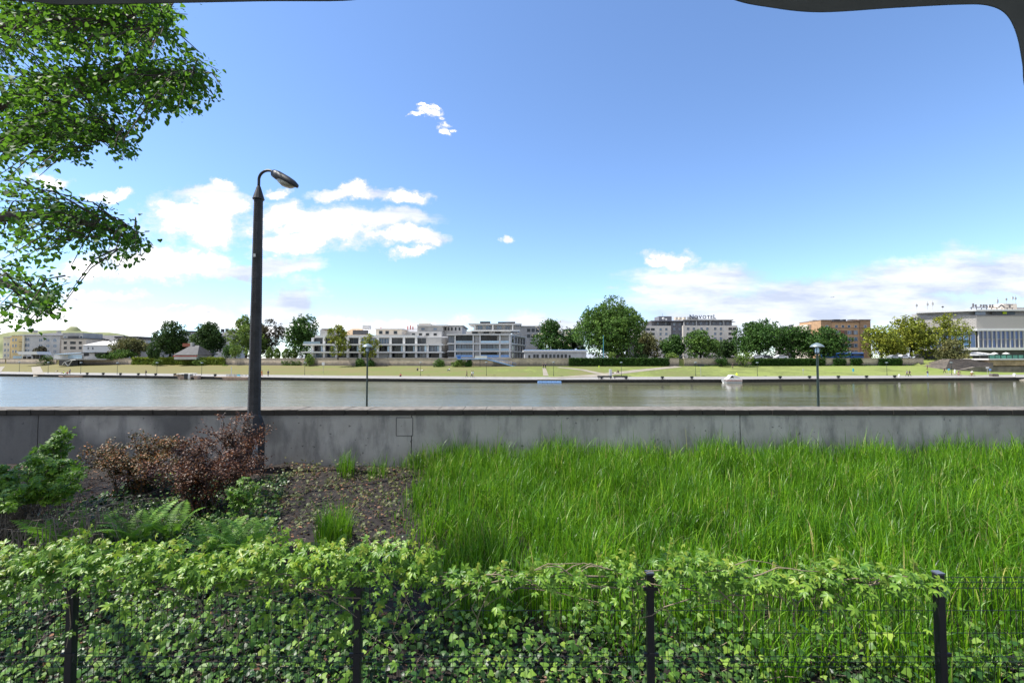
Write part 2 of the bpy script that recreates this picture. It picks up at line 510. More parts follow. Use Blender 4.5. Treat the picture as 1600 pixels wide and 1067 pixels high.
# ------------------------------------------------------------------ world
SUN_AZ, SUN_EL = R(-92), R(58)
def build_world():
    w = bpy.data.worlds.new('World'); scene.world = w; w.use_nodes = True
    t = NT(w.node_tree)
    t.nt.nodes.clear()
    out = t.n('ShaderNodeOutputWorld'); bg = t.n('ShaderNodeBackground')
    sky = t.n('ShaderNodeTexSky', sky_type='NISHITA')
    sky.sun_disc = False
    sky.sun_elevation = SUN_EL; sky.sun_rotation = SUN_AZ % (2 * PI)
    sky.altitude = 200; sky.air_density = 0.85; sky.dust_density = 0.25; sky.ozone_density = 1.6
    d = t.n('ShaderNodeTexCoord').outputs['Generated']
    sx = t.n('ShaderNodeSeparateXYZ'); t.l(d, sx.inputs[0])
    yy = t.m('MAXIMUM', sx.outputs['Y'], 0.12)
    u = t.m('DIVIDE', sx.outputs['X'], yy)
    v = t.m('DIVIDE', sx.outputs['Z'], yy)
    cb = t.n('ShaderNodeCombineXYZ'); t.l(u, cb.inputs[0]); t.l(v, cb.inputs[1])
    P0 = cb.outputs[0]
    wn = t.n('ShaderNodeTexNoise'); wn.inputs['Scale'].default_value = 5.5; wn.inputs['Detail'].default_value = 7; wn.inputs['Roughness'].default_value = 0.62
    t.l(P0, wn.inputs['Vector'])
    warp = t.vm('MULTIPLY', t.vm('SUBTRACT', wn.outputs['Color'], (0.5, 0.5, 0.5)), (0.26, 0.15, 0))
    P = t.vm('ADD', P0, warp)
    def group(blobs):
        res = None
        for (px, py, rx, ry) in blobs:
            r_ = ray(px, py)
            cu, cv = r_.x / r_.y, r_.z / r_.y
            iu, iv = F / rx, F / ry
            ln = t.vm('LENGTH', t.vm('MULTIPLY_ADD', P, (iu, iv, 0), (-cu * iu, -cv * iv, 0)), out=1)
            res = ln if res is None else t.m('SMOOTH_MIN', res, ln, 0.2)
        return res
    hard = [(300, 345, 95, 40), (350, 315, 60, 20), (500, 355, 120, 38), (470, 385, 75, 22), (610, 372, 62, 17), (655, 385, 30, 12), (632, 402, 32, 9),
            (250, 408, 130, 26), (140, 420, 70, 20), (543, 300, 42, 13), (635, 302, 40, 15), (438, 297, 22, 12), (170, 296, 40, 9), (340, 286, 28, 8),
            (668, 162, 10, 4), (675, 170, 12, 6), (690, 178, 9, 4), (704, 186, 12, 5), (698, 196, 10, 7), (715, 196, 10, 3), (660, 178, 12, 3), (1050, 402, 44, 15), (1028, 411, 24, 7),
            (90, 500, 190, 26), (330, 505, 160, 16), (480, 500, 60, 12), (620, 510, 190, 14), (150, 462, 90, 10), (250, 480, 40, 4), (70, 285, 40, 14),
            (1510, 505, 70, 12), (-250, 420, 250, 90), (-600, 300, 300, 60)]
    soft = [(1090, 440, 120, 24), (1020, 455, 60, 8), (1300, 480, 360, 44), (1470, 438, 160, 34), (1580, 425, 130, 42), (1750, 420, 200, 60), (860, 503, 95, 20), (1180, 500, 240, 30), (1400, 455, 150, 16), (1520, 428, 130, 20), (1640, 408, 140, 24), (1100, 462, 120, 10), (330, 300, 60, 12), (600, 340, 80, 16), (655, 380, 40, 18), (793, 370, 14, 8), (560, 298, 60, 12), (400, 420, 90, 14), (440, 470, 60, 30), (800, 562, 1500, 12)]
    nz = t.noise(t.vm('MULTIPLY', P0, (1, 1.6, 1)), 13.0, 9, 0.66)
    nz2 = t.noise(t.vm('MULTIPLY', P0, (1.0, 4.5, 1)), 4.0, 8, 0.6)
    def mask(dist, n, amp, lo, hi):
        x = t.m('ADD', t.m('SUBTRACT', 1.22, dist), t.m('MULTIPLY', t.m('SUBTRACT', n, 0.5), amp))
        mr = t.n('ShaderNodeMapRange', interpolation_type='SMOOTHSTEP')
        t.l(x, mr.inputs[0]); mr.inputs[1].default_value = lo; mr.inputs[2].default_value = hi
        return mr.outputs[0], x
    mh, xh = mask(group(hard), nz, 2.3, -0.05, 0.8)
    ms, xs = mask(group(soft), nz2, 1.1, 0.0, 0.7)
    base = t.vm('SCALE', sky.outputs[0]); 
    base.node.inputs[3].default_value = SKY_STRENGTH
    base = t.vm('MULTIPLY', base, (0.92, 1.035, 1.17))
    # cumulus: sunlit tops, thicker cores a little greyer
    ng = t.noise(t.vm('MULTIPLY', P0, (1, 2.6, 1)), 5.0, 5, 0.55)
    core = t.m('MULTIPLY', t.ramp(xh, [(0.30, 0.0), (0.85, 1.0)]), t.ramp(ng, [(0.42, 0.0), (0.62, 1.0)]))
    # thin edges are dim, the dense sunlit hearts are far brighter than white paper
    lum = t.m('MULTIPLY_ADD', t.ramp(xh, [(0.45, 0.0), (1.0, 1.0)]), 1.15, 0.56)
    ch = t.mix(core, t.vm('SCALE', (1.0, 1.0, 1.015)), (0.42, 0.43, 0.47))
    t.l(lum, ch.node.inputs[6].links[0].from_node.inputs[3])
    cs = t.mix(t.ramp(nz2, [(0.40, 0.0), (0.62, 1.0)]), (0.36, 0.40, 0.50), (0.60, 0.625, 0.67))
    c = t.mix(t.m('MULTIPLY', ms, 0.96), base, cs)
    c = t.mix(mh, c, ch)
    # unseen broken cloud behind and above the viewpoint, added as white fill light
    zz = t.m('MAXIMUM', sx.outputs['Z'], 0.12)
    cb2 = t.n('ShaderNodeCombineXYZ'); t.l(t.m('DIVIDE', sx.outputs['X'], zz), cb2.inputs[0]); t.l(t.m('DIVIDE', sx.outputs['Y'], zz), cb2.inputs[1])
    nr = t.noise(cb2.outputs[0], 1.1, 8, 0.6, 0.3)
    mr_ = t.ramp(nr, [(0.40, 0.0), (0.55, 1.0)])
    back = t.ramp(t.m('MULTIPLY_ADD', sx.outputs['Y'], -1.0, 0.5), [(0.5, 0.0), (0.75, 1.0)])
    c = t.mix(t.m('MULTIPLY', mr_, back), c, t.mix(t.ramp(nr, [(0.55, 0.0), (0.75, 1.0)]), (0.56, 0.555, 0.55), (0.36, 0.365, 0.39)))
    t.l(c, bg.inputs[0]); bg.inputs[1].default_value = 1.0
    t.l(bg.outputs[0], out.inputs[0])
SKY_STRENGTH = 0.125
build_world()
sd = Vector((math.sin(SUN_AZ) * math.cos(SUN_EL), math.cos(SUN_AZ) * math.cos(SUN_EL), math.sin(SUN_EL)))
sl = bpy.data.lights.new('sun', 'SUN'); sl.energy = 4.8; sl.angle = R(0.5); sl.color = (1.0, 0.95, 0.87)
so = bpy.data.objects.new('sun', sl); so.rotation_euler = sd.to_track_quat('Z', 'Y').to_euler(); so.location = (0, 0, 60)
col.objects.link(so)

cam = bpy.data.cameras.new('camera'); cam.sensor_width = 36; cam.lens = 36 * F / 1600
cam.clip_start = 0.05; cam.clip_end = 20000
co_ = bpy.data.objects.new('camera', cam); co_.location = CAM; co_.rotation_euler = (PI / 2 + PITCH, 0, 0)
cam.dof.use_dof = True; cam.dof.focus_distance = 22; cam.dof.aperture_fstop = 4.5
col.objects.link(co_); scene.camera = co_
scene.view_settings.view_transform = 'Standard'; scene.view_settings.look = 'None'
scene.view_settings.exposure = 0.92; scene.view_settings.gamma = 1
scene.cycles.max_bounces = 8; scene.cycles.transparent_max_bounces = 8
scene.cycles.use_denoising = True

#=====SETTING=====
# ------------------------------------------------------------------ near ground
def gz(X, Y):
    base = np.interp(Y, [-4, 3.9, 4.6, 6.0, 13.0], [-0.05, 0.0, 0.16, 0.24, 0.42])
    return base + 0.05 * np.sin(X * 1.7 + Y * 0.9) + 0.04 * np.sin(X * 3.1 - Y * 2.3)
xs = np.arange(-60, 60.01, 0.35); ys = np.arange(-6, 13.3, 0.3)
gx, gy = np.meshgrid(xs, ys)
V = np.stack([gx, gy, gz(gx, gy)], -1).reshape(-1, 3)
nx, ny = len(xs), len(ys)
ii = (np.arange(ny - 1)[:, None] * nx + np.arange(nx - 1)[None]).ravel()
Fq = np.stack([ii, ii + 1, ii + 1 + nx, ii + nx], -1)
tag(np_mesh('ground', V, Fq, M_SOIL, smooth=True), kind='structure')
NEARP = -1.3
mb = MB(); mb.box(-900, 900, 13.9, 33, NEARP - 3, NEARP)
tag(mb.build('riverside_path', M_NEARPAVE), kind='structure')
mb = MB(); mb.add([(-3000, 32.9, WATER), (3000, 32.9, WATER), (3000, 1600, WATER), (-3000, 1600, WATER)], [(0, 1, 2, 3)])
tag(mb.build('water', M_WATER), kind='structure')

# ------------------------------------------------------------------ far bank ground
fx = sorted(set(list(np.linspace(-3000, -400, 20)) + list(np.linspace(-400, 320, 181)) + list(np.linspace(320, 3000, 18)) + BX))
def strip(name, fa, fb, m, kind='structure', sub=1):
    V, Fq = [], []
    for X in fx:
        a, b_ = fa(X), fb(X)
        for k in range(sub + 1):
            q = k / sub
            V.append((X, a[0] + (b_[0] - a[0]) * q, a[1] + (b_[1] - a[1]) * q))
    n = sub + 1
    for i in range(len(fx) - 1):
        for k in range(sub):
            Fq.append((i * n + k, (i + 1) * n + k, (i + 1) * n + k + 1, i * n + k + 1))
    return tag(np_mesh(name, V, Fq, m), kind=kind)
strip('quay', lambda X: (B(X), WATER - 1), lambda X: (B(X), QUAY - 0.02), M_QUAY)
strip('pavement', lambda X: (B(X) - 0.15, QUAY), lambda X: (B(X) + 11, QUAY + .25), M_PAVE)
strip('lawn', lambda X: (B(X) + prof(X)[0][0], QUAY + .25), lambda X: (B(X) + prof(X)[1][0], prof(X)[1][1]), M_LAWN, sub=6)
strip('slope', lambda X: (B(X) + prof(X)[1][0], prof(X)[1][1]), lambda X: (B(X) + prof(X)[2][0], STREET), M_LAWN)
strip('street_ground', lambda X: (B(X) + prof(X)[2][0], STREET), lambda X: (9000, STREET), M_ASPH)

def lawn_path(name, pts, w0, w1):
    """a trodden path over the grass: pts are image points on the bank, w metres wide"""
    P = [hit(*p) for p in pts]
    V, Fq = [], []
    fine = []
    for a, b_ in zip(P, P[1:]):
        for k in range(10): fine.append(a.lerp(b_, k / 10))
    fine.append(P[-1])
    for i, p in enumerate(fine):
        dd = (fine[min(i + 1, len(fine) - 1)] - fine[max(i - 1, 0)]); dd.z = 0
        s = Vector((-dd.y, dd.x, 0)).normalized() * ((w0 + (w1 - w0) * i / (len(fine) - 1)) / 2)
        for q in (p - s, p + s): V.append((q.x, q.y, H(q.x, q.y) + 0.05))
    for i in range(len(fine) - 1): Fq.append((2 * i, 2 * i + 2, 2 * i + 3, 2 * i + 1))
    return tag(np_mesh(name, V, Fq, mat('trodden_path', (0.25, 0.225, 0.18), .9, var=.12, scale=.5)), kind='structure')
lawn_path('path', [(865, 590), (940, 586), (1000, 579), (1060, 572.8)], 4.5, 3.2)
lawn_path('path', [(872, 574), (910, 578), (938, 584)], 1.8, 2.5)
lawn_path('path', [(61, 586), (58, 579), (56, 573)], 2.6, 2.6)
lawn_path('path', [(1, 573), (-4, 578), (-12, 585)], 2.5, 3)
lawn_path('path', [(1600, 591), (1540, 588.5), (1500, 586), (1475, 584)], 2.5, 2.5)
lawn_path('path', [(853, 587.5), (850, 575)], 1.5, 1.0)

# hills on the horizon with the burial mound
def hill(name, px, ytop, wpx, D, cone=False):
    c = at(px, 560, D); top = at(px, ytop, D).z
    rx = wpx / F * D / 2
    n, m_ = 40, 14
    V, Fq = [], []
    for i in range(m_ + 1):
        r = i / m_
        for k in range(n):
            a = 2 * PI * k / n
            h = (1 - r) if cone else 0.5 * (1 + math.cos(PI * r))
            h *= 1 + 0.10 * math.sin(5 * a + 9 * r + px) * r
            V.append((c.x + math.cos(a) * rx * r, c.y + math.sin(a) * rx * r * (1 if cone else 0.45), STREET - 2 + (top - STREET) * h))
    for i in range(m_):
        for k in range(n):
            Fq.append((i * n + k, (i + 1) * n + k, (i + 1) * n + (k + 1) % n, i * n + (k + 1) % n))
    return tag(np_mesh(name, V, Fq, M_HILL, smooth=True), kind='structure')
hill('hill', 95, 515.5, 520, 2700)
hill('hill', 30, 517, 240, 2500)
hill('hill', 160, 518.5, 300, 2600)
hill('hill', -120, 510, 420, 2600)
hill('hill', 210, 528, 330, 2300)
c_ = at(115, 516.8, 2690); tp = at(115, 511, 2690)
mb = MB(); mb.lathe((c_.x, c_.y, c_.z - 12), [(46, 0), (40, 6), (26, 24), (14, 36), (6, tp.z - c_.z + 12), (0.5, tp.z - c_.z + 13)], 24)
tag(mb.build('hill_mound', M_HILL, smooth=True), kind='structure')

# ------------------------------------------------------------------ garden flood wall
cz = wt - 0.155
W = thing('concrete_wall', (0, WY, 0), 'long low grey concrete flood wall with a stone coping behind the tall grass', 'wall')
edges = [-40, -22.4, -13.3, -2.82, 6.4, 15.6, 24.8, 40]
for a, b_ in zip(edges, edges[1:]):
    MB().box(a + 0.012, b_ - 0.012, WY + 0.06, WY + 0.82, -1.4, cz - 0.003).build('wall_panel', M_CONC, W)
MB().box(-40, 40, WY + 0.12, WY + 0.76, -1.4, cz - 0.01).build('wall_core', M_DGREY, W)
x = -20.0
while x < 20:
    w = 0.62 + rnd.random() * 0.1
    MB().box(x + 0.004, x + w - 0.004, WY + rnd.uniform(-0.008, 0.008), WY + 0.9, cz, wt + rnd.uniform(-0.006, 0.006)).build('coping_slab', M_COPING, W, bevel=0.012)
    x += w
a_, b_ = at(619, 652, WY + 0.05), at(645, 681, WY + 0.05)
mb = MB()
for (x0, x1, z0, z1) in ((a_.x, b_.x, a_.z - .012, a_.z), (a_.x, b_.x, b_.z, b_.z + .012), (a_.x, a_.x + .012, b_.z + .012, a_.z - .012), (b_.x - .012, b_.x, b_.z + .012, a_.z - .012)):
    mb.box(x0, x1, WY + 0.045, WY + 0.062, z0, z1)
hp = mb.build('hatch_frame', M_DGREY, W)
MB().box(a_.x + .014, b_.x - .014, WY + 0.052, WY + 0.0625, b_.z + .014, a_.z - .014).build('hatch_plate', M_CONC, hp, rel=True)

# ------------------------------------------------------------------ tall concrete street lamp
LX, LY = at(396, 690, 12.35).x, 12.35
L = thing('street_lamp', (LX, LY, 0.35), 'tall dark ribbed concrete street lamp with a curved arm, standing at the garden wall', 'street lamp')
zt = at(403, 311, LY).z; zs = at(396, 650, LY).z; zb = at(396, 666, LY).z
prof_ = [(0.16, zs - 0.02 - 0.35)]
z = zs - 0.35; Ht = zt - 0.35
k = 0
while z < Ht:
    q = (z - (zs - .35)) / (Ht - (zs - .35))
    r = 0.16 + (0.112 - 0.16) * q
    prof_ += [(r, z), (r, z + 0.042), (r - 0.006, z + 0.046), (r - 0.006, z + 0.056)]
    z += 0.06
MB().lathe((LX, LY, 0.35), prof_, 8, PI / 8).build('pole', M_POLE, L)
bp = [(0.27, -0.3)]
z = 0.0
while z < zb - 0.35:
    bp += [(0.27, z), (0.27, z + 0.05), (0.262, z + 0.055), (0.262, z + 0.065)]
    z += 0.07
bp += [(0.27, zb - 0.35), (0.175, zs + 0.02 - 0.35), (0.155, zs + 0.03 - 0.35)]
MB().lathe((LX, LY, 0.35), bp, 8, PI / 8).build('base', M_POLE, L)
zc = at(403, 293, LY).z
MB().lathe((LX, LY, zt), [(0.145, -0.02), (0.15, 0.0), (0.14, 0.03), (0.055, zc - zt), (0.045, zc - zt + 0.03)], 12).build('collar', M_DKMET, L, smooth=False)
ap = []
ztop = at(415, 267, LY).z
for k in range(13):
    a = PI * (1 - k / 12 * 0.80)
    ap.append((LX + 0.27 + 0.27 * math.cos(a), LY - 0.10 * k / 12, ztop - 0.27 + 0.25 * math.sin(a)))
MB().tube([(LX, LY, zc - 0.02), (LX, LY, zc + 0.12)] + ap, 0.036, 10).build('arm', M_DKMET, L, smooth=True)
# cobra head: loft along its own axis
h0 = Vector(ap[-1]); hdir = Vector((0.80, -0.18, -0.50)).normalized()
hs = Vector((0.22, 0.975, 0.0)); hs = (hs - hdir * hs.dot(hdir)).normalized(); hu = hs.cross(hdir) if hs.cross(hdir).z > 0 else hdir.cross(hs)
def loft(secs, n=12, half=None):
    vs, fs = [], []
    for (d, w, ht, hb) in secs:
        for k in range(n):
            a = 2 * PI * k / n
            ca, sa = math.cos(a), math.sin(a)
            vs.append(h0 + hdir * d + hs * (w * math.copysign(abs(ca) ** 0.7, ca)) + hu * ((ht if sa > 0 else hb) * math.copysign(abs(sa) ** 0.8, sa)))
    for i in range(len(secs) - 1):
        for k in range(n): fs.append((i * n + k, i * n + (k + 1) % n, (i + 1) * n + (k + 1) % n, (i + 1) * n + k))
    fs += [tuple(reversed(range(n))), tuple(range((len(secs) - 1) * n, len(secs) * n))]
    return vs, fs
mb = MB(); mb.add(*loft([(-0.10, .05, .05, .06), (-0.02, .11, .095, .11), (0.15, .155, .125, .125), (0.40, .175, .13, .05), (0.62, .155, .115, .045), (0.75, .11, .08, .035), (0.80, .05, .04, .02)], 14))
hd = mb.build('lamp_head', M_DKMET, L, smooth=True)
mb = MB(); mb.add(*loft([(0.17, .05, .0, .09), (0.24, .125, -.02, .155), (0.42, .15, -.03, .185), (0.60, .13, -.02, .14), (0.71, .06, -.02, .06)], 14))
mb.build('lens', M_LENS, hd, smooth=True)
pl = at(397.5, 399, LY - 0.15)
MB().box(pl.x - .028, pl.x + .028, LY - 0.16, LY - 0.145, pl.z - .04, pl.z + .04).build('number_plate', M_WHITE, L)
MB().box(LX + 0.125, LX + 0.255, LY - 0.262, LY - 0.252, 0.78, 1.32).build('torn_poster', mat('torn_paper', (0.42, 0.46, 0.54), 0.8, var=0.35, scale=9), L)

# ------------------------------------------------------------------ promenade lamps beyond the wall
def prom_lamp(px, ytop, D, label):
    P = at(px, 600, D)
    zt = at(px, ytop, D).z
    o = thing('promenade_lamp', (P.x, D, NEARP), label, 'street lamp', 'dished lamps along the near towpath')
    h = zt - NEARP
    MB().lathe((P.x, D, NEARP), [(0.11, 0), (0.11, 0.5), (0.065, 0.55), (0.044, h - 0.62), (0.044, h - 0.56), (0.10, h - 0.55), (0.10, h - 0.50)], 10).build('pole', M_GREENMET, o, smooth=False)
    mb = MB()
    for k in range(4):
        a = PI / 4 + k * PI / 2
        mb.tube([(P.x + .08 * math.cos(a), D + .08 * math.sin(a), zt - .52), (P.x + .17 * math.cos(a), D + .17 * math.sin(a), zt - .2)], 0.014, 6)
    mb.build('bracket', M_GREENMET, o)
    MB().lathe((P.x, D, zt - .5), [(.075, 0), (.09, .1), (.06, .26)], 12).build('lantern_glass', G_PALE, o, smooth=True)
    MB().lathe((P.x, D, zt - .22), [(.02, .03), (.26, .0), (.29, .0), (.28, .025), (.21, .10), (.10, .16), (.03, .19)], 20).build('lamp_shade', M_SHADE, o, smooth=True)
prom_lamp(1278, 534.5, 21, 'dark green promenade lamp with a dish shade in front of the ochre building')
prom_lamp(573.5, 536, 26, 'dark green promenade lamp with a dish shade in front of the white terraced flats')

#=====FENCE=====
FY = 4.0
FN = thing('mesh_fence', (0, FY, 0), 'black welded wire mesh fence on square posts, draped with creeper in the foreground', 'fence')
postX = [at(p, 900, FY).x for p in (-338, 115, 560, 1015, 1466, 1918)]
for i, X in enumerate(postX):
    top = 1.575
    po = MB().box(X - .03, X + .03, FY - .03, FY + .03, -0.15, top).build('post', M_BLACK, FN, bevel=0.004)
    MB().box(X - .033, X + .033, FY - .033, FY + .033, top + .0005, top + .012).build('post_cap', mat('post_cap_grey', (0.10, 0.11, 0.14), 0.4), po)
    for zc_ in (at(1466, 917.5, FY).z, at(1466, 1019, FY).z, 0.4):
        mb = MB()
        mb.box(X - .036, X + .036, FY - .036, FY - .0305, zc_ - .012, zc_ + .012)
        for s in (-1, 1):
            mb.box(X + s * .046 - .0155, X + s * .046 + .0155, FY - .034, FY - .016, zc_ - .012, zc_ + .012)
        mb.build('clip', M_BLACK, po)
wz = [at(1015, y, FY).z for y in (899.5, 905.5, 918, 953, 988, 1023, 1029, 1041, 1076, 1111)]
wz += [wz[-1] - 0.195 * k for k in (1, 2, 3)]
fold = {1: 0.035, 6: 0.035}
def wire_y(z):
    for i in (1, 6):
        if abs(z - wz[i]) < 0.07: return FY - 0.035 * max(0, 1 - abs(z - wz[i]) / 0.06)
    return FY
def panel(x0, x1):
    mb = MB()
    n = int((x1 - x0) / 0.05)
    zlist = [1.55] + wz[:3] + [wz[3], wz[4], wz[5] + .01] + wz[5:8] + [wz[8], 0.02]
    zlist = sorted(set(zlist), reverse=True)
    for k in range(n + 1):
        x = x0 + (x1 - x0) * k / n
        pts = [(x, wire_y(z), z) for z in zlist]
        mb.tube(pts, 0.0023, 4, cap=False)
    for z in wz:
        y = wire_y(z) - 0.004
        mb.tube([(x0, y, z), (x1, y, z)], 0.0026, 4, cap=False)
    mb.build('mesh_panel', M_WIRE, FN)
for a, b_ in zip(postX, postX[1:]): panel(a + .045, b_ - .045)

#=====PLANTS=====
# leaf templates: y along the leaf, z the upper side
def leaflet(y0, ang, ln, w, droop=0.12):
    c, s = math.cos(ang), math.sin(ang)
    raw = [(0, 0, 0), (-w * .8, ln * .35, .03), (0, ln * .4, -.03), (w * .8, ln * .35, .03), (-w * .75, ln * .68, -.02), (0, ln * .7, -.07), (w * .75, ln * .68, -.02), (0, ln, -droop - .06)]
    vs = [(x * c + y * s, y0 + y * c - x * s, z) for x, y, z in raw]
    fs = [(0, 2, 1, 1), (0, 3, 2, 2), (1, 2, 5, 4), (2, 3, 6, 5), (4, 5, 7, 7), (5, 6, 7, 7)]
    return vs, fs
def tri(fs):
    out = []
    for f in fs:
        if f[2] == f[3]: out.append(f[:3])
        else: out += [(f[0], f[1], f[2]), (f[0], f[2], f[3])]
    return out
def compound(angs, lens, w):
    V, Fq = [], []
    for a, l_ in zip(angs, lens):
        v, f = leaflet(0, a, l_, w)
        Fq += [tuple(i + len(V) for i in q) for q in tri(f)]
        V += v
    return np.array(V), np.array(Fq)
CREEP_T = compound([R(-95), R(-48), 0, R(48), R(95)], [.62, .88, 1.0, .88, .62], 0.19)
THREE_T = compound([R(-70), 0, R(70)], [.7, 1, .7], 0.36)
IVY_V = np.array([(0, 0, 0), (-.42, .05, -.06), (-.50, .42, .03), (-.28, .55, .02), (0, 1.0, -.12), (.28, .55, .02), (.50, .42, .03), (.42, .05, -.06), (0, .45, .05)], float)
IVY_F = np.array([(8, 0, 1), (8, 1, 2), (8, 2, 3), (8, 3, 4), (8, 4, 5), (8, 5, 6), (8, 6, 7), (8, 7, 0)])
OVAL_V = np.array([(0, 0, 0), (-.26, .3, .05), (-.24, .65, .03), (0, 1, -.08), (.24, .65, .03), (.26, .3, .05), (0, .5, -.02)], float)
OVAL_F = np.array([(6, 0, 1), (6, 1, 2), (6, 2, 3), (6, 3, 4), (6, 4, 5), (6, 5, 0)])

def leaves(name, T, P, axis, nrm, size, m, parent=None, jitter=0.5):
    P = np.asarray(P, float); n = len(P)
    axis = np.asarray(axis, float) + rng.normal(0, jitter, (n, 3))
    nrm = np.broadcast_to(np.asarray(nrm, float), (n, 3)) + rng.normal(0, jitter * .7, (n, 3))
    V, Fq = scatter(T[0], T[1], P, frames(axis, nrm), size)
    return np_mesh(name, V, Fq, m, parent)

# ---- tall grass
def blades(P, h, w, bend, seg=5):
    n = len(P)
    ang = rng.uniform(0, 2 * PI, n)
    dx = np.stack([np.cos(ang), np.sin(ang), np.zeros(n)], -1)
    face = ang + PI / 2 + rng.normal(0, .5, n)
    sx_ = np.stack([np.cos(face), np.sin(face), np.zeros(n)], -1)
    q = np.linspace(0, 1, seg + 1)
    qq = q[None, :]
    b = bend[:, None]
    # arc: the blade leans more and more towards its tip
    th = b * qq ** 1.8
    ds = h[:, None] / seg
    dz = np.cos(th) * ds; dr = np.sin(th) * ds
    zz = np.concatenate([np.zeros((n, 1)), np.cumsum(dz[:, 1:], 1)], 1)
    rr = np.concatenate([np.zeros((n, 1)), np.cumsum(dr[:, 1:], 1)], 1)
    c = P[:, None, :] + dx[:, None, :] * rr[..., None]
    c[..., 2] += zz
    wd = w[:, None] * np.interp(qq, [0, .3, .7, 1], [.75, 1, .7, .04])
    L_ = c - sx_[:, None, :] * wd[..., None] / 2
    R_ = c + sx_[:, None, :] * wd[..., None] / 2
    V = np.stack([L_, R_], 2).reshape(n, -1, 3)
    k = np.arange(seg)
    f = np.stack([2 * k, 2 * k + 1, 2 * k + 3, 2 * k + 2], -1)
    Fq = (f[None] + (np.arange(n) * 2 * (seg + 1))[:, None, None]).reshape(-1, 4)
    return V.reshape(-1, 3), Fq
def in_grass(X, Y):
    left = -0.205 * Y + 0.16 * np.sin(Y * 2.3 + 1) + 0.10 * np.sin(Y * 5.3) + rng.normal(0, .16, np.shape(Y)) - .5 * (rng.random(np.shape(Y)) < .07)
    front = np.interp(X, [-2, 0, 1.6, 2.4, 3.3, 6, 20], [6.2, 5.45, 5.2, 4.85, 4.7, 4.5, 4.5]) + 0.22 * np.sin(X * 4.1) + 0.13 * np.sin(X * 9)
    return (X > left) & (Y > front) & (Y < 12.88)
N = 105000
GX = rng.uniform(-3.5, 16.5, N); GY = rng.uniform(4.3, 12.9, N)
keep = in_grass(GX, GY)
clump = 0.5 + 0.5 * np.sin(GX * 2.9 + 1.3 * np.sin(GY * 2.1)) * np.sin(GY * 3.3 + np.sin(GX * 1.7))
keep &= rng.random(N) < (0.45 + 0.55 * clump)
vis = np.abs(GX) < GY * 1.25 + 0.8
keep &= vis
GX, GY, clump = GX[keep], GY[keep], clump[keep]
n = len(GX)
P = np.stack([GX, GY, gz(GX, GY) - 0.03], -1)
hgt = (0.50 + 0.16 * clump + rng.normal(0, .09, n)).clip(.22, .95) * np.interp(GY, [4.5, 6, 10, 12.9], [.82, 1, 1.08, 1.38])
hgt *= np.where(rng.random(n) < 0.05, 1.28, 1.0)
edge_x = GX + 0.205 * GY + .25 * np.sin(GY * 4.1)          # the stand is thinner and shorter along its open side
hgt *= np.interp(edge_x + rng.normal(0, .12, n), [-.3, .15, .9], [.42, .62, 1.0])
V, Fq = blades(P, hgt, rng.uniform(.008, .02, n), np.abs(rng.normal(.68, .68, n)).clip(.08, 2.8))
tag(np_mesh('grass', V, Fq, L_GRASS), 'tall fresh green grass filling the garden bed below the flood wall', 'grass', kind='stuff')
k = rng.random(len(GX)) < .03
n = int(k.sum()); P = np.stack([GX[k], GY[k], gz(GX[k], GY[k]) - .02], -1)
V, Fq = blades(P, rng.normal(.62, .14, n).clip(.3, 1.0) * np.interp(GY[k], [4.5, 6, 12.9], [.8, 1, 1.2]), rng.uniform(.004, .008, n), np.abs(rng.normal(.9, .7, n)).clip(.2, 2.8))
L_STRAW = leafmat('straw_stems', [(0.0, (.16, .12, .05)), (0.6, (.30, .25, .11)), (1.0, (.42, .37, .20))], .2, .6, .2)
tag(np_mesh('straw_stems', V, Fq, L_STRAW), 'pale dry straw stems standing among the tall green grass', 'straw', kind='stuff')
# grass tufts standing in the bare patch
for (px, py, rr, n, lab) in ((522, 838, .28, 360, 'tall tuft of grass on its own in the bare earth'),
                             (590, 745, .25, 70, 'thin wispy tuft of grass in the bare earth close to the wall'),
                             (541, 742, .22, 160, 'smaller tuft of grass standing behind the tall tuft')):
    D = 3.05 * F / (py - 560.5)
    c = at(px, py, D)
    o = thing('grass_tuft', (c.x, D, float(gz(c.x, D))), lab, 'grass tuft', 'grass tufts in the bare patch')
    a = rng.uniform(0, 2 * PI, n); r = rr * np.sqrt(rng.random(n))
    P = np.stack([c.x + r * np.cos(a), D + r * 1.6 * np.sin(a), np.zeros(n)], -1); P[:, 2] = gz(P[:, 0], P[:, 1])
    V, Fq = blades(P, rng.normal(.55, .12, n).clip(.2, .9), rng.uniform(.007, .014, n), np.abs(rng.normal(.7, .5, n)).clip(.1, 2.2))
    np_mesh('blades', V, Fq, L_GRASS, o)

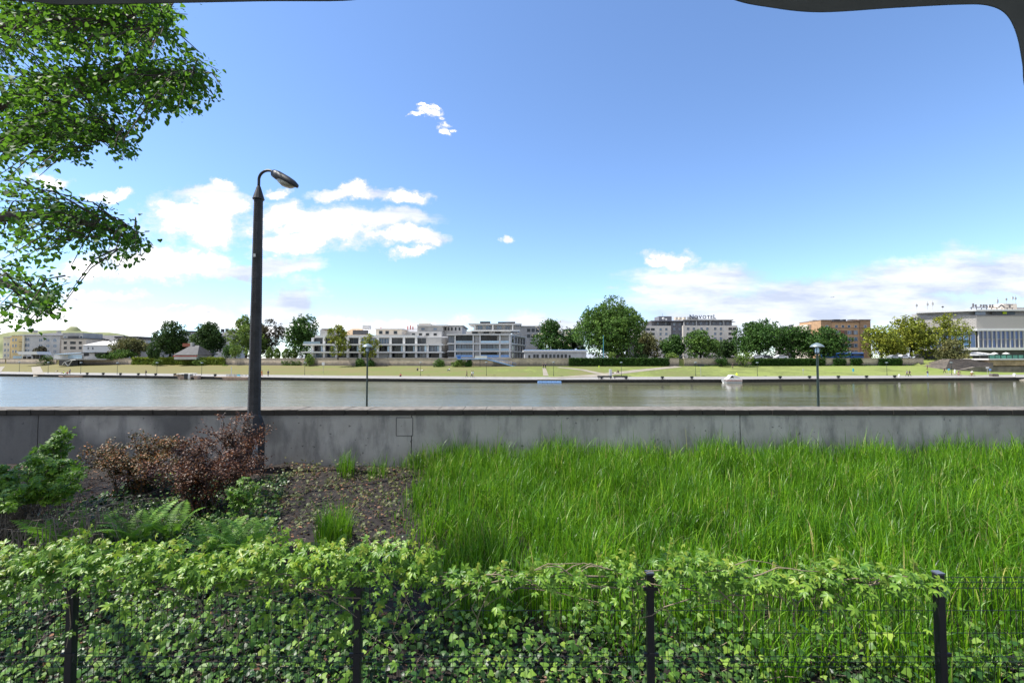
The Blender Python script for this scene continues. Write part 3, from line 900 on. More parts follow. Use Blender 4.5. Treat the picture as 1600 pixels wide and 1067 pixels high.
# ---- ground litter, twigs, ground ivy
def ground_pts(n, x0, x1, y0, y1, test=None):
    X = rng.uniform(x0, x1, n); Y = rng.uniform(y0, y1, n)
    k = (np.abs(X) < Y * 1.25 + .8)
    if test is not None: k &= test(X, Y)
    return X[k], Y[k]
X, Y = ground_pts(26000, -15, 16, 4.1, 12.9, lambda X, Y: ~in_grass(X + .3, Y - .3))
n = len(X)
P = np.stack([X, Y, gz(X, Y) + rng.uniform(.0, .06, n)], -1)
tag(leaves('dead_leaf_litter', (OVAL_V, OVAL_F), P, rng.normal(0, 1, (n, 3)) * (1, 1, .3), (0, 0, 1), rng.uniform(.03, .09, n), L_LITTER), 'brown dead leaves littering the bare earth under the wall', 'leaf litter', kind='stuff')
mb = MB()
for k in range(900):
    X = rnd.uniform(-9, 9); Y = rnd.uniform(4.2, 12.5)
    if in_grass(np.array(X + .3), np.array(Y - .3)): continue
    a = rnd.uniform(0, 2 * PI); l_ = rnd.uniform(.12, .5); z = float(gz(X, Y)) + .02
    p0 = Vector((X, Y, z)); dv = Vector((math.cos(a), math.sin(a), rnd.uniform(0, .7))).normalized()
    mid = p0 + dv * l_ * .5 + Vector((rnd.uniform(-.04, .04), rnd.uniform(-.04, .04), rnd.uniform(0, .06)))
    mb.tube([p0, mid, p0 + dv * l_ + Vector((0, 0, -.03))], [.005, .004, .002], 4)
tag(mb.build('twig_litter', M_TWIG), 'thin dry twigs strewn over the bare earth', 'twigs', kind='stuff')

def ivy_density(X, Y):
    d = np.zeros_like(X)
    d = np.where(Y < 5.6, 0.85, d)
    d = np.where((Y < 6.6) & (X < -0.9), 0.95, d)
    d = np.where((Y >= 5.6) & (Y < 9.2) & (X < -3.4 - .35 * (Y - 6)), 0.8, d)
    d = np.where((X > -2.4) & (X < -0.8) & (Y > 5.6), 0.02, d)
    d = np.where((Y >= 9.2) & (Y < 11.6) & (X < -4.6 - .35 * (Y - 9)), 0.35, d)
    hole = 0.5 + 0.5 * np.sin(X * 2.3 + .7) * np.sin(Y * 3.1 + X) 
    return d * (0.3 + 0.7 * (hole > .22))
X, Y = ground_pts(60000, -9, 10, 4.06, 11.6, lambda X, Y: ~in_grass(X, Y - .35))
k = rng.random(len(X)) < ivy_density(X, Y)
X, Y = X[k], Y[k]; n = len(X)
hgt = rng.random(n) ** 1.2 * np.interp(Y, [4.1, 5, 6.5, 9], [.52, .48, .34, .18])
P = np.stack([X, Y, gz(X, Y) + .02 + hgt], -1)
ax = np.stack([rng.normal(0, .8, n), rng.normal(-.6, .6, n), rng.normal(-.35, .3, n)], -1)
tag(leaves('ground_ivy', (IVY_V, IVY_F), P, ax, (0, -.45, 1), rng.uniform(.028, .062, n) * rng.choice([1, 1, 1.25, 1.6], n), L_IVY), 'glossy green ivy carpeting the ground behind the mesh fence', 'ivy', kind='stuff')
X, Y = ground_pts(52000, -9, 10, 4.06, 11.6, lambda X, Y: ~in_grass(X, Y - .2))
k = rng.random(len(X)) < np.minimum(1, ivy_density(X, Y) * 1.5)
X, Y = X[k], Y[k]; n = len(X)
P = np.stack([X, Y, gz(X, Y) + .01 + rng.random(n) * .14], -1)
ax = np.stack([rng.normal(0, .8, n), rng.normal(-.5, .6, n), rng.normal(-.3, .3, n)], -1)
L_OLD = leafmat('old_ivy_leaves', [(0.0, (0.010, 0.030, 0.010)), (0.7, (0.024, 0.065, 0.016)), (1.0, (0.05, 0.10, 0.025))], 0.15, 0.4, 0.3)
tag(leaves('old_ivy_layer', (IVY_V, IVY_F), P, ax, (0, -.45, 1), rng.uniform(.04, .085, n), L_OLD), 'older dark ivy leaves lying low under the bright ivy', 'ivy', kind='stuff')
mb = MB()
for k in range(260):
    X = rnd.uniform(-5.5, 6); Y = rnd.uniform(4.2, 6.2); z = float(gz(X, Y))
    a = rnd.uniform(-.9, .9) + (0 if rnd.random() < .5 else PI)
    pts = [Vector((X, Y, z))]
    dv = Vector((math.cos(a), math.sin(a) * .5, rnd.uniform(.1, .8)))
    for q in range(4):
        pts.append(pts[-1] + dv * .11); dv.z -= .22; dv.x += rnd.uniform(-.2, .2)
    mb.tube(pts, .0035, 4)
tag(mb.build('ivy_runners', M_VINESTEM), 'thin bare ivy runners arching among the ground ivy', 'ivy', kind='stuff')
# loose creeper over the bare earth
X, Y = ground_pts(5500, -6.2, -1.1, 6.2, 12.8, lambda X, Y: ~in_grass(X, Y))
k = rng.random(len(X)) < (.22 + .5 * (np.sin(X * 3.7 + Y) * np.sin(Y * 2.6 - X) > .05))
X, Y = X[k], Y[k]; n = len(X)
P = np.stack([X, Y, gz(X, Y) + .03 + rng.random(n) ** 2 * .22], -1)
ax = np.stack([rng.normal(0, .8, n), rng.normal(-.5, .6, n), rng.normal(-.1, .3, n)], -1)
tag(leaves('young_creeper', CREEP_T, P, ax, (0, -.4, 1), rng.uniform(.035, .07, n), L_CREEP), 'sparse yellowish creeper shoots spread over the bare brown earth', 'creeper', kind='stuff')

# ---- creeper on the fence
def creeper(x0, x1, n, topf, hang, label, young=.3):
    o = thing('creeper', ((x0 + x1) / 2, FY, 1.3), label, 'creeper', 'creeper plants on the mesh fence')
    mb = MB()
    for k in range(int((x1 - x0) * 9) + 3):
        xa = rnd.uniform(x0, x1); ln = rnd.uniform(.4, 1.1)
        s = rnd.choice((-1, 1)); pts = []
        z = 1.5 + rnd.uniform(-.08, .08); y = FY + rnd.uniform(-.07, .07); x = xa
        dz = rnd.uniform(-.02, .05)
        for q in range(7):
            pts.append((x, y, z)); x += s * ln / 7 * rnd.uniform(.7, 1.3); z += dz + rnd.uniform(-.03, .03); dz -= .012; y += rnd.uniform(-.03, .03)
            x = min(max(x, x0 - .15), x1 + .15)
        mb.tube(pts, [.006, .006, .005, .005, .004, .003, .002], 5)
    for k in range(int((x1 - x0) * hang * 3)):
        x = rnd.uniform(x0, x1); z = 1.5; y = FY - .04; pts = []
        for q in range(6):
            pts.append((x, y, z)); z -= rnd.uniform(.05, .13); x += rnd.uniform(-.06, .06); y += rnd.uniform(-.03, .015)
        mb.tube(pts, .0035, 5)
    mb.build('vine_stem', M_VINESTEM, o)
    X = rng.uniform(x0, x1, n); q = rng.random(n)
    top = topf(X)
    Z = np.where(q < .9, 1.47 + (top - 1.47) * rng.random(n) ** .7, 1.44 - rng.random(n) ** 1.7 * hang * .45)
    Yv = FY + rng.normal(0, .10, n) - .04
    P = np.stack([X, Yv, Z], -1)
    ax = np.stack([rng.normal(0, .7, n), rng.normal(-.5, .5, n), rng.normal(-.6, .45, n)], -1)
    up = rng.random(n) < young * np.clip((Z - 1.5) / .2, 0.1, 1.6)
    size = rng.uniform(.040, .082, n)
    nr = np.array((0, -.55, 1))
    leaves('leaves', CREEP_T, P[~up], ax[~up], nr, size[~up], L_VINE, o, .4)
    P2 = P[up] + np.array((0, 0, .04))
    leaves('young_leaves', CREEP_T, P2, ax[up], nr, size[up] * .85, L_YOUNG, o, .4)
    # upright growing tips
    m_ = max(3, int((x1 - x0) * 4)); pp = []; ms_ = mat('young_stem', (.22, .25, .05), .7)
    for k in range(m_):
        x = rnd.uniform(x0, x1); z = float(topf(np.array([x]))[0]) - .05; h = rnd.uniform(.08, .2)
        tipx = x + rnd.uniform(-.05, .05)
        mb = MB(); mb.tube([(x, FY, z), ((x + tipx) / 2, FY - .01, z + h * .6), (tipx, FY, z + h)], [.004, .003, .0015], 4); mb.build('shoot', ms_, o)
        for q in range(4): pp.append((tipx + rnd.uniform(-.015, .015), FY, z + h * (.45 + .18 * q)))
    leaves('tip_leaves', THREE_T, pp, rng.normal(0, .6, (len(pp), 3)) + (0, 0, .5), (0, -.8, .5), rng.uniform(.02, .045, len(pp)), L_YOUNG, o, .3)
    return o
wob = lambda X, a, b_: 1.74 + a * np.sin(X * 3.3 + 1) + b_ * np.sin(X * 8.1)
creeper(-4.9, -1.42, 1500, lambda X: wob(X, .04, .03) + .05, 1.0, 'thick creeper mass smothering the fence top, beside the ferns')
creeper(-1.5, -0.62, 380, lambda X: 1.72 + .12 * np.sin((X + 1.5) * 3.5), 1.1, 'rounded creeper clump hanging over the fence post by the bare earth')
creeper(-0.55, 0.62, 200, lambda X: 1.58 + .07 * np.sin(X * 5 + 1) ** 2, .7, 'thin creeper strand along the fence top before the tall grass')
creeper(0.72, 1.12, 80, lambda X: 1.62 + .08 * np.sin((X - .7) * 7), .5, 'small creeper sprig leaning on the bare-topped fence post')
creeper(1.2, 2.6, 400, lambda X: 1.66 + .09 * np.sin((X - 1.2) * 4.2 + .4), .9, 'yellowish creeper clump draped on the fence before the tall grass')
creeper(2.55, 3.55, 230, lambda X: 1.63 + .07 * np.sin((X - 2.5) * 4), .5, 'pale creeper spray thinning out towards the tallest fence post')

# ---- ferns
def fern(px, py, hpx, nf, label):
    D = 3.08 * F / (py - 560.5)
    c = at(px, py, D); z0 = float(gz(c.x, D)); h = hpx / F * D * 1.35
    o = thing('fern', (c.x, D, z0), label, 'fern', 'ferns behind the fence')
    for k in range(nf):
        a = 2 * PI * (k + rnd.random() * .6) / nf
        lean = rnd.uniform(.35, .75); L_ = h * rnd.uniform(.95, 1.25)
        d = Vector((math.cos(a), math.sin(a), 0)); sd_ = Vector((-math.sin(a), math.cos(a), 0))
        pts = []
        for q in range(15):
            t = q / 14
            pts.append(Vector((c.x, D, z0)) + d * (L_ * (lean * t + .25 * t * t)) * .8 + Vector((0, 0, L_ * (t * (1 - .25 * lean) - .28 * t ** 3))))
        mb = MB(); mb.tube(pts, [.005 - .0003 * q for q in range(15)], 4)
        for q in range(1, 15):
            t = q / 14; w = L_ * .20 * math.sin(PI * min(1, t * .82 + .16)) + .01
            tan = (pts[min(q + 1, 14)] - pts[q - 1]).normalized(); up = tan.cross(sd_)
            for s in (-1, 1):
                for sub in (0, .5):
                    p = pts[q] + tan * (sub * L_ / 14); e = p + sd_ * (s * w) + tan * (w * .35) - Vector((0, 0, w * .25)); m2 = (p + e) / 2; b_ = tan * (L_ * .017)
                    mb.add([p, m2 - b_ + up * .004, e, m2 + b_ + up * .004], [(0, 1, 2, 3)])
        mb.build('frond', L_FERN, o)
fern(100, 862, 66, 8, 'large bright green fern rising above the creeper, near the bare grey stems')
fern(212, 850, 55, 7, 'mid-sized fern with curled fronds among small round leaves')
fern(268, 838, 48, 5, 'narrow upright fern below the dark red shrub')
fern(338, 858, 52, 6, 'dark broad-fronded fern in the shade beside the feathery fern')
fern(385, 866, 62, 7, 'feathery yellow-green fern at the edge of the bare earth')
fern(525, 880, 36, 5, 'low pale fern half hidden behind the creeper by the tall grass tuft')

# ---- shrubs
def shrub(name, cx, cy, h, w, n, T, size, m, mstem, label, cat='shrub', nst=26, top=.25, arch=.5, bare=0.0, wild=.1, lowest=0.0):
    z0 = float(gz(cx, cy)) - .02
    o = thing(name, (cx, cy, z0), label, cat)
    mb = MB(); tips = []
    for k in range(nst):
        a = rnd.uniform(0, 2 * PI); rr = w / 2 * math.sqrt(rnd.random()); hh = h * rnd.uniform(.62, 1.0) * (1 - .35 * (rr / (w / 2)) ** 2)
        b0 = Vector((cx + rnd.uniform(-.12, .12) * w, cy + rnd.uniform(-.12, .12) * w, z0))
        e = Vector((cx + rr * math.cos(a), cy + rr * math.sin(a) * .8, z0 + hh))
        mid = b0.lerp(e, .5) + Vector((-math.cos(a) * rr * .15, -math.sin(a) * rr * .15, hh * .12 * (1 + arch)))
        pts = [b0, b0.lerp(mid, .5) + Vector((rnd.uniform(-.03, .03), 0, .03)), mid, mid.lerp(e, .55) + Vector((0, 0, hh * .05)), e]
        mb.tube(pts, [.012, .010, .008, .005, .002], 5)
        for q in range(1, 5): tips.append((pts[q - 1], pts[q], q))
        for s in range(4):
            t = rnd.uniform(.35, 1); i = min(3, int(t * 4)); p = pts[i].lerp(pts[i + 1], t * 4 - i)
            e2 = p + Vector((rnd.uniform(-1, 1), rnd.uniform(-1, 1), rnd.uniform(-.3, .8))).normalized() * rnd.uniform(.12, .32) * max(.5, h * .6)
            mb.tube([p, p.lerp(e2, .5) + Vector((0, 0, .02)), e2], [.005, .004, .0015], 4)
            tips.append((p, e2, 4)); tips.append((p, e2, 4))
    mb.build('stems', mstem, o)
    P = []
    while len(P) < n:
        a_, b_, q = rnd.choice(tips)
        if q < 1 + 3 * bare: continue
        p = a_.lerp(b_, rnd.random()) + Vector((rnd.gauss(0, .045), rnd.gauss(0, .045), rnd.gauss(0, .04)))
        if p.z < z0 + .03 + lowest * h: continue
        P.append(p)
    P = np.array([tuple(p) for p in P])
    ax = np.stack([rng.normal(0, .8, n), rng.normal(-.2, .8, n), rng.normal(.0, .6, n)], -1)
    leaves('foliage', T, P, ax, (0, -.4, 1), rng.uniform(size * .6, size * 1.3, n), m, o, .4)
    return o
def gx_(px, Y): return at(px, 700, Y).x
shrub('barberry_shrub', gx_(318, 9.5), 9.5, 1.55, 2.9, 9000, (OVAL_V, OVAL_F), .048, L_RED, M_BARK, 'dark red barberry shrub with arching twigs beside the lamp post', nst=36)
shrub('barberry_shrub', gx_(368, 11.3), 11.3, 1.95, 1.9, 4600, (OVAL_V, OVAL_F), .048, L_RED, M_BARK, 'taller thin red barberry growing against the lamp base and wall', nst=24)
shrub('barberry_shrub', gx_(212, 10.4), 10.4, 1.45, 2.7, 9500, (OVAL_V, OVAL_F), .05, L_RUST, M_BARK, 'rusty orange and olive shrub before the darkest part of the wall', nst=34)
shrub('creeper_mound', gx_(28, 7.9), 7.9, 1.55, 2.6, 2600, CREEP_T, .08, L_VINE, M_TWIG, 'green creeper mound over a heap of bare grey stems at the garden edge', nst=60, bare=.8, lowest=.5)
shrub('creeper_mound', gx_(88, 9.4), 9.4, 1.75, 1.2, 800, CREEP_T, .08, L_VINE, M_TWIG, 'light green creeper bush reaching up in front of the wall', nst=14, bare=.6, lowest=.4)
shrub('creeper_sprig', gx_(385, 8.9), 8.9, .85, .6, 190, CREEP_T, .085, L_VINE, M_VINESTEM, 'pale green creeper sprig in front of the lamp base', nst=6, bare=.5)
# bare stems heap
mb = MB()
q = at(50, 800, 7.3)
for k in range(260):
    x = q.x + rnd.uniform(-1.6, 1.1); y = 7.3 + rnd.uniform(-.5, .9); z = float(gz(x, y))
    a = rnd.uniform(0, 2 * PI); h = rnd.uniform(.4, 1.0); e = Vector((x + math.cos(a) * .6, y + math.sin(a) * .4, z + h * .25))
    mb.tube([(x, y, z), (x + math.cos(a) * .15, y, z + h * .7), (x + math.cos(a) * .4, y + math.sin(a) * .2, z + h * .7), e], [.006, .006, .004, .002], 4)
o = thing('dead_stems', (q.x, 7.8, .2), 'tangled heap of bare grey dead stems under the creeper mound', 'dead stems')
mb.build('stems', M_TWIG, o)

#=====BIGTREE=====
# ---- linden overhanging the garden
TR = thing('linden_tree', (-11.5, 8.5, .2), 'leafy linden tree overhanging the top corner of the view, large green leaves', 'tree')
polys = [[(-30, -60), (30, -60), (230, -60), (292, 12), (282, 40), (300, 62), (340, 95), (344, 160), (310, 178), (275, 182), (255, 168), (222, 205), (216, 252), (188, 240), (160, 215), (140, 232), (150, 266), (110, 250), (60, 262), (40, 270), (-30, 285)],
         [(-30, 235), (30, 275), (105, 280), (150, 300), (212, 322), (205, 350), (240, 378), (215, 415), (165, 420), (110, 398), (112, 420), (100, 450), (95, 500), (60, 492), (45, 510), (-30, 530)]]
def inside(poly, x, y):
    c = False; j = len(poly) - 1
    for i in range(len(poly)):
        xi, yi = poly[i]; xj, yj = poly[j]
        if (yi > y) != (yj > y) and x < (xj - xi) * (y - yi) / (yj - yi) + xi: c = not c
        j = i
    return c
root0 = Vector((-11.5, 8.5, .2))
limbs = [[root0 + Vector((0, 0, 4.5)), at(-330, 300, 7.8), at(-60, 190, 7.2), at(80, 130, 6.7), at(200, 125, 6.2), at(305, 125, 5.8)],
         [root0 + Vector((0, 0, 3.8)), at(-320, 420, 8.0), at(-60, 345, 7.4), at(60, 335, 7.0), at(150, 350, 6.6), at(215, 378, 6.3)],
         [root0 + Vector((0, 0, 5.2)), at(-330, 180, 7.5), at(-80, 60, 6.8), at(60, 30, 6.2), at(170, 40, 5.8), at(260, 55, 5.5)],
         [root0 + Vector((0, 0, 3.4)), at(-320, 480, 8.2), at(-90, 440, 7.6), at(0, 440, 7.2), at(50, 460, 6.9), at(80, 490, 6.6)],
         [root0 + Vector((0, 0, 4.2)), at(-300, 330, 7.9), at(-40, 240, 7.2), at(50, 215, 6.8), at(130, 210, 6.4), at(195, 228, 6.1)],
         [root0 + Vector((0, 0, 6)), root0 + Vector((-2, -1, 9)), root0 + Vector((-3, -2, 12)), root0 + Vector((-3.5, -2, 15))],
         [root0 + Vector((0, 0, 6)), root0 + Vector((1, 1.5, 8.5)), root0 + Vector((2, 3, 11)), root0 + Vector((2.5, 4, 14))],
         [root0 + Vector((0, 0, 5)), root0 + Vector((-3, 1, 7)), root0 + Vector((-6, 2, 8.5))],
         [root0 + Vector((0, 0, 5)), root0 + Vector((1.5, -2.5, 7.5)), root0 + Vector((2.5, -4.5, 9.5))]]
mb = MB(); mb.tube([root0 + Vector((0, 0, -.3)), root0 + Vector((0, 0, 2)), root0 + Vector((.1, 0, 4)), root0 + Vector((0, 0, 6.2))], [.34, .27, .23, .17], 12)
mb.build('trunk', M_BARK, TR, smooth=True)
mb = MB(); nodes = []
for L_ in limbs:
    k = len(L_); mb.tube(L_, [.12 * (1 - i / k) ** 1.2 + .012 for i in range(k)], 8)
    for a, b_ in zip(L_[1:], L_[2:]):
        for q in range(8): nodes.append(a.lerp(b_, q / 8))
    nodes.append(L_[-1])
tips = []
tries = 0
while len(tips) < 560 and tries < 40000:
    tries += 1
    pg = polys[0] if rnd.random() < .62 else polys[1]
    px, py = rnd.uniform(-30, 345), rnd.uniform(-60, 530)
    if not inside(pg, px, py): continue
    tips.append((at(px, py, rnd.uniform(4.9, 7.6)), True))
k = 0
while k < 420:
    p = root0 + Vector((rnd.gauss(-1, 3.4), rnd.gauss(2.2, 2.4), 9.0 + rnd.gauss(0, 2.6)))
    if p.z < 4 or p.y < 6.6: continue
    s = proj(p)
    if -60 < s[0] < 1700 and -80 < s[1] < 1100: continue
    tips.append((p, False)); k += 1
LP, LA = [], []
for tip, seen in tips:
    b0 = min(nodes, key=lambda q: (q - tip).length)
    ln = (tip - b0).length
    if ln > 1.6 and seen: b0 = tip + (b0 - tip) * (1.4 / ln)
    if seen: tip = tip + Vector((.05, 0, -.10)); b0 = tip + (b0 - tip).normalized() * min((b0 - tip).length, rnd.uniform(.5, 1.1)) + Vector((0, 0, .12))
    mid = b0.lerp(tip, .5) + Vector((0, 0, .10 * min(ln, 1.5)))
    mb.tube([b0, mid, tip], [.012, .008, .003], 4)
    nl = 30 if seen else 26
    for q in range(nl):
        t = rnd.random() ** .6; p = (b0.lerp(mid, t * 2) if t < .5 else mid.lerp(tip, t * 2 - 1))
        sp = .075 if seen else .3
        p = p + Vector((rnd.gauss(0, sp), rnd.gauss(0, sp), rnd.gauss(-.04, sp)))
        s = proj(p)
        if -20 < s[0] < 1650 and -20 < s[1] < 1100 and not (inside(polys[0], *s) or inside(polys[1], *s)) and rnd.random() < .8: continue
        LP.append(tuple(p)); LA.append((tip - b0).normalized() * .5 + Vector((rnd.gauss(0, .5), rnd.gauss(0, .5), -.6 + rnd.gauss(0, .4))))
mb.build('limbs', M_BARK, TR)
LIME_V = np.array([(0, 0, 0), (-.34, -.04, .03), (-.46, .28, .05), (-.34, .62, .02), (0, 1, -.1), (.34, .62, .02), (.46, .28, .05), (.34, -.04, .03), (0, .4, -.03)], float)
n = len(LP)
leaves('leaves', (LIME_V, IVY_F), np.array(LP), np.array([tuple(a) for a in LA]), (0, 0, 1), rng.uniform(.034, .074, n), L_LIME, TR, .35)

# ------------------------------------------------------------------ dark window frame edge at the top, shaped as an invented cloth canopy
AY = 2.4
AW = thing('window_frame_edge', (0, 0.8, 5.2), 'dark grey window frame edge along the top of the view, wavy towards one corner', 'window_frame_edge')
low = [(-900, 2), (-300, -2), (0, 1), (90, 8), (150, 8), (400, 3), (560, 0), (575, -25), (800, -60), (1080, -30), (1145, 0), (1200, 12), (1280, 20), (1400, 13), (1500, 8), (1545, 10), (1572, 24), (1588, 55), (1597, 100), (1602, 140), (1630, 185), (1680, 195), (1740, 150), (1820, 70), (1950, 20), (2300, 0)]
dense = []
for i in range(len(low) - 1):          # smooth the lower edge
    p0_, p1_, p2_, p3_ = low[max(i - 1, 0)], low[i], low[i + 1], low[min(i + 2, len(low) - 1)]
    for k in range(8):
        t_ = k / 8
        dense.append(tuple(.5 * (2 * b_ + (c_2 - a_) * t_ + (2 * a_ - 5 * b_ + 4 * c_2 - d_) * t_ ** 2 + (3 * b_ - a_ - 3 * c_2 + d_) * t_ ** 3) for a_, b_, c_2, d_ in zip(p0_, p1_, p2_, p3_)))
dense.append(low[-1])
pts = [at(px, py, AY) for px, py in dense]
ztop = at(800, -170, AY).z
mb = MB()
n_ = len(pts)
vs = []
for p in pts: vs += [(p.x, AY, p.z), (p.x, AY - .006, p.z), (p.x, AY - .006, ztop), (p.x, AY, ztop)]
fs = []
for i in range(n_ - 1):
    for k in range(4): fs.append((4 * i + k, 4 * i + (k + 1) % 4, 4 * i + 4 + (k + 1) % 4, 4 * i + 4 + k))
fs += [(0, 3, 2, 1), (4 * n_ - 4, 4 * n_ - 3, 4 * n_ - 2, 4 * n_ - 1)]
mb.add(vs, fs); mb.build('frame_edge_strip', M_FRAME_EDGE, AW)
x0, x1 = pts[0].x, pts[-1].x
mb = MB(); mb.add([(x0, AY + .009, ztop + .002), (x1, AY + .009, ztop + .002), (x1, -.9, ztop + 1.2), (x0, -.9, ztop + 1.2), (x0, AY + .009, ztop + .03), (x1, AY + .009, ztop + .03), (x1, -.9, ztop + 1.23), (x0, -.9, ztop + 1.23)],
    [(0, 3, 2, 1), (4, 5, 6, 7), (0, 1, 5, 4), (1, 2, 6, 5), (2, 3, 7, 6), (3, 0, 4, 7)]); mb.build('canopy', M_FRAME_EDGE, AW)  # made-up canopy, added to carry the strip

#=====FARBANK=====
exec_far = True
# ------------------------------------------------------------------ far retaining wall
def wall_run(px0, px1, label, z1=3.62, off=36.0):
    Xa, Xb = wallx(px0), wallx(px1)
    o = thing('stone_wall', ((Xa + Xb) / 2, B((Xa + Xb) / 2) + off, 1.0), label, 'wall')
    X = np.linspace(Xa, Xb, max(2, int((Xb - Xa) / 6)))
    X = sorted(set(list(X) + [b_ for b_ in BX if Xa < b_ < Xb]))
    poly = [(x_, B(x_) + off) for x_ in X] + [(x_, B(x_) + off + .28) for x_ in reversed(X)]
    MB().prism(poly, -0.6, z1 - .16).build('wall_body', M_STONE, o)
    poly = [(x_, B(x_) + off - .12) for x_ in X] + [(x_, B(x_) + off + .7) for x_ in reversed(X)]
    MB().prism(poly, z1 - .158, z1).build('coping', mat('pale_coping', (0.36, 0.31, 0.26), .9, var=.15, scale=.5), o)
    return o
def wallx(px, off=36.0):
    lo, hi = -900.0, 900.0
    for _ in range(60):
        m_ = (lo + hi) / 2
        if CX + F * m_ / ((B(m_) + off) * CP) < px: lo = m_
        else: hi = m_
    return lo
wall_run(-700, 8, 'stretch of pale stone embankment wall before the cream houses, ending at a slope')
wall_run(10, 88, 'short pale stone embankment wall below the white terrace tent')
wall_run(122, 1061, 'very long pale stone embankment wall, ivy-hung, below the white flats')
wall_run(1069, 1443, 'pale stone embankment wall with ivy patches ending beside the stone steps')

CL_V, CL_F = [], []
for k in range(5):
    c = Vector((rnd.uniform(-.5, .5), rnd.uniform(-.5, .5), rnd.uniform(-.35, .35)))
    a, b_ = Vector((rnd.gauss(0, 1), rnd.gauss(0, 1), rnd.gauss(0, .4))).normalized(), Vector((rnd.gauss(0, 1), rnd.gauss(0, 1), rnd.gauss(0, .4)))
    b_ = (b_ - a * b_.dot(a)).normalized()
    s = rnd.uniform(.22, .36); i = len(CL_V)
    CL_V += [tuple(c - a * s), tuple(c - b_ * s * .6), tuple(c + a * s), tuple(c + b_ * s * .6)]
    CL_F += [(i, i + 1, i + 2, i + 3)]
CL = (np.array(CL_V), np.array(CL_F))

def crown_pts(c, rx, ry, rz, n, lobes, rough=.42, bottom=-.75):
    r_ = rough * 1.05
    lc = [(np.array((rnd.uniform(-.15, .15), 0, 1 - r_)), r_), (np.array((-(1 - r_), 0, rnd.uniform(-.25, .2))), r_), (np.array(((1 - r_), 0, rnd.uniform(-.25, .2))), r_), (np.array((rnd.uniform(-.5, -.2), -.3, -.55)), r_), (np.array((rnd.uniform(.2, .5), -.3, -.55)), r_)]
    for k in range(lobes):
        while True:
            p = np.array([rnd.uniform(-1, 1), rnd.uniform(-1, 1), rnd.uniform(bottom, 1)])
            if np.linalg.norm(p) < 1: break
        lc.append((p * (1 - rough * .75), rnd.uniform(rough * .75, rough * 1.2)))
    P, Nn = [], []
    while len(P) < n:
        p, r = rnd.choice(lc)
        d = np.array([rnd.gauss(0, 1), rnd.gauss(0, 1), rnd.gauss(.15, 1)]); d /= np.linalg.norm(d)
        q = p + d * r * rnd.uniform(.6, 1.0)
        P.append((c[0] + q[0] * rx, c[1] + q[1] * ry, c[2] + q[2] * rz)); Nn.append(d)
    return np.array(P), np.array(Nn), [(c[0] + p[0] * rx, c[1] + p[1] * ry, c[2] + p[2] * rz) for p, r in lc]

def tree(px, ytop, wpx, D, m, label, name='tree', z0=STREET, n=1400, crown_low=.22, lobes=14, rough=.42, size=.62, group='trees along the far embankment', blossom=0, depth=None, cat='tree', m2=None):
    zt = at(px, ytop, D).z; X = at(px, 560, D).x
    h = zt - z0; w = wpx / F * D * 1.12
    o = thing(name, (X, D, z0), label, cat, group)
    cl = z0 + h * (crown_low - .10)
    cc = (X, D, (zt + cl) / 2)
    n = int(n * 1.7)
    P, Nn, lc = crown_pts(cc, w / 2, (depth or w) / 2, (zt - cl) / 2, n, lobes, rough)
    k = len(P)
    V, Fq = scatter(CL[0], CL[1], P, frames(rng.normal(0, 1, (k, 3)), Nn + rng.normal(0, .5, (k, 3))), rng.uniform(size * 1.3, size * 2.5, k))
    np_mesh('crown', V, Fq, m, o)
    mb = MB()
    r0 = max(.12, w * .028)
    top = Vector((X, D, z0 + h * .6))
    mb.tube([(X, D, z0 - .3), (X + .02 * w, D, z0 + h * .25), top], [r0, r0 * .7, r0 * .3], 8)
    for p in lc[:7]:
        b0 = Vector((X, D, z0 + h * rnd.uniform(.18, .5)))
        mb.tube([b0, b0.lerp(Vector(p), .55) + Vector((0, 0, h * .03)), p], [r0 * .5, r0 * .3, r0 * .08], 6)
    mb.build('trunk', M_BARK, o)
    if blossom:
        P, Nn, _ = crown_pts(cc, w / 2 * 1.02, (depth or w) / 2, (zt - cl) / 2 * 1.02, blossom, lobes, rough)
        V, Fq = scatter(CL[0], CL[1], P, frames(rng.normal(0, 1, (blossom, 3)), Nn), rng.uniform(.6, 1.0, blossom))
        np_mesh('blossom', V, Fq, T_BLOSSOM, o)
    return o

def bush(px, ytop, ybase, wpx, D, m, label, n=380, size=.4, group=None, name='bush', squash=1.0, lobes=9):
    zb = at(px, ybase, D).z; zt = at(px, ytop, D).z; X = at(px, 560, D).x; w = wpx / F * D; h = zt - zb
    o = thing(name, (X, D, zb), label, 'bush', group)
    P, Nn, lc = crown_pts((X, D, zb + h * .52), w / 2, w / 2 * squash, h * .5, n, lobes, .5)
    V, Fq = scatter(CL[0], CL[1], P, frames(rng.normal(0, 1, (n, 3)), Nn + rng.normal(0, .5, (n, 3))), rng.uniform(size * 1.1, size * 2.1, n))
    np_mesh('foliage', V, Fq, m, o)
    mb = MB()
    for p in lc[:5]: mb.tube([(X, D, zb - .2), p], [.08, .02], 5)
    mb.build('stems', M_BARK, o)

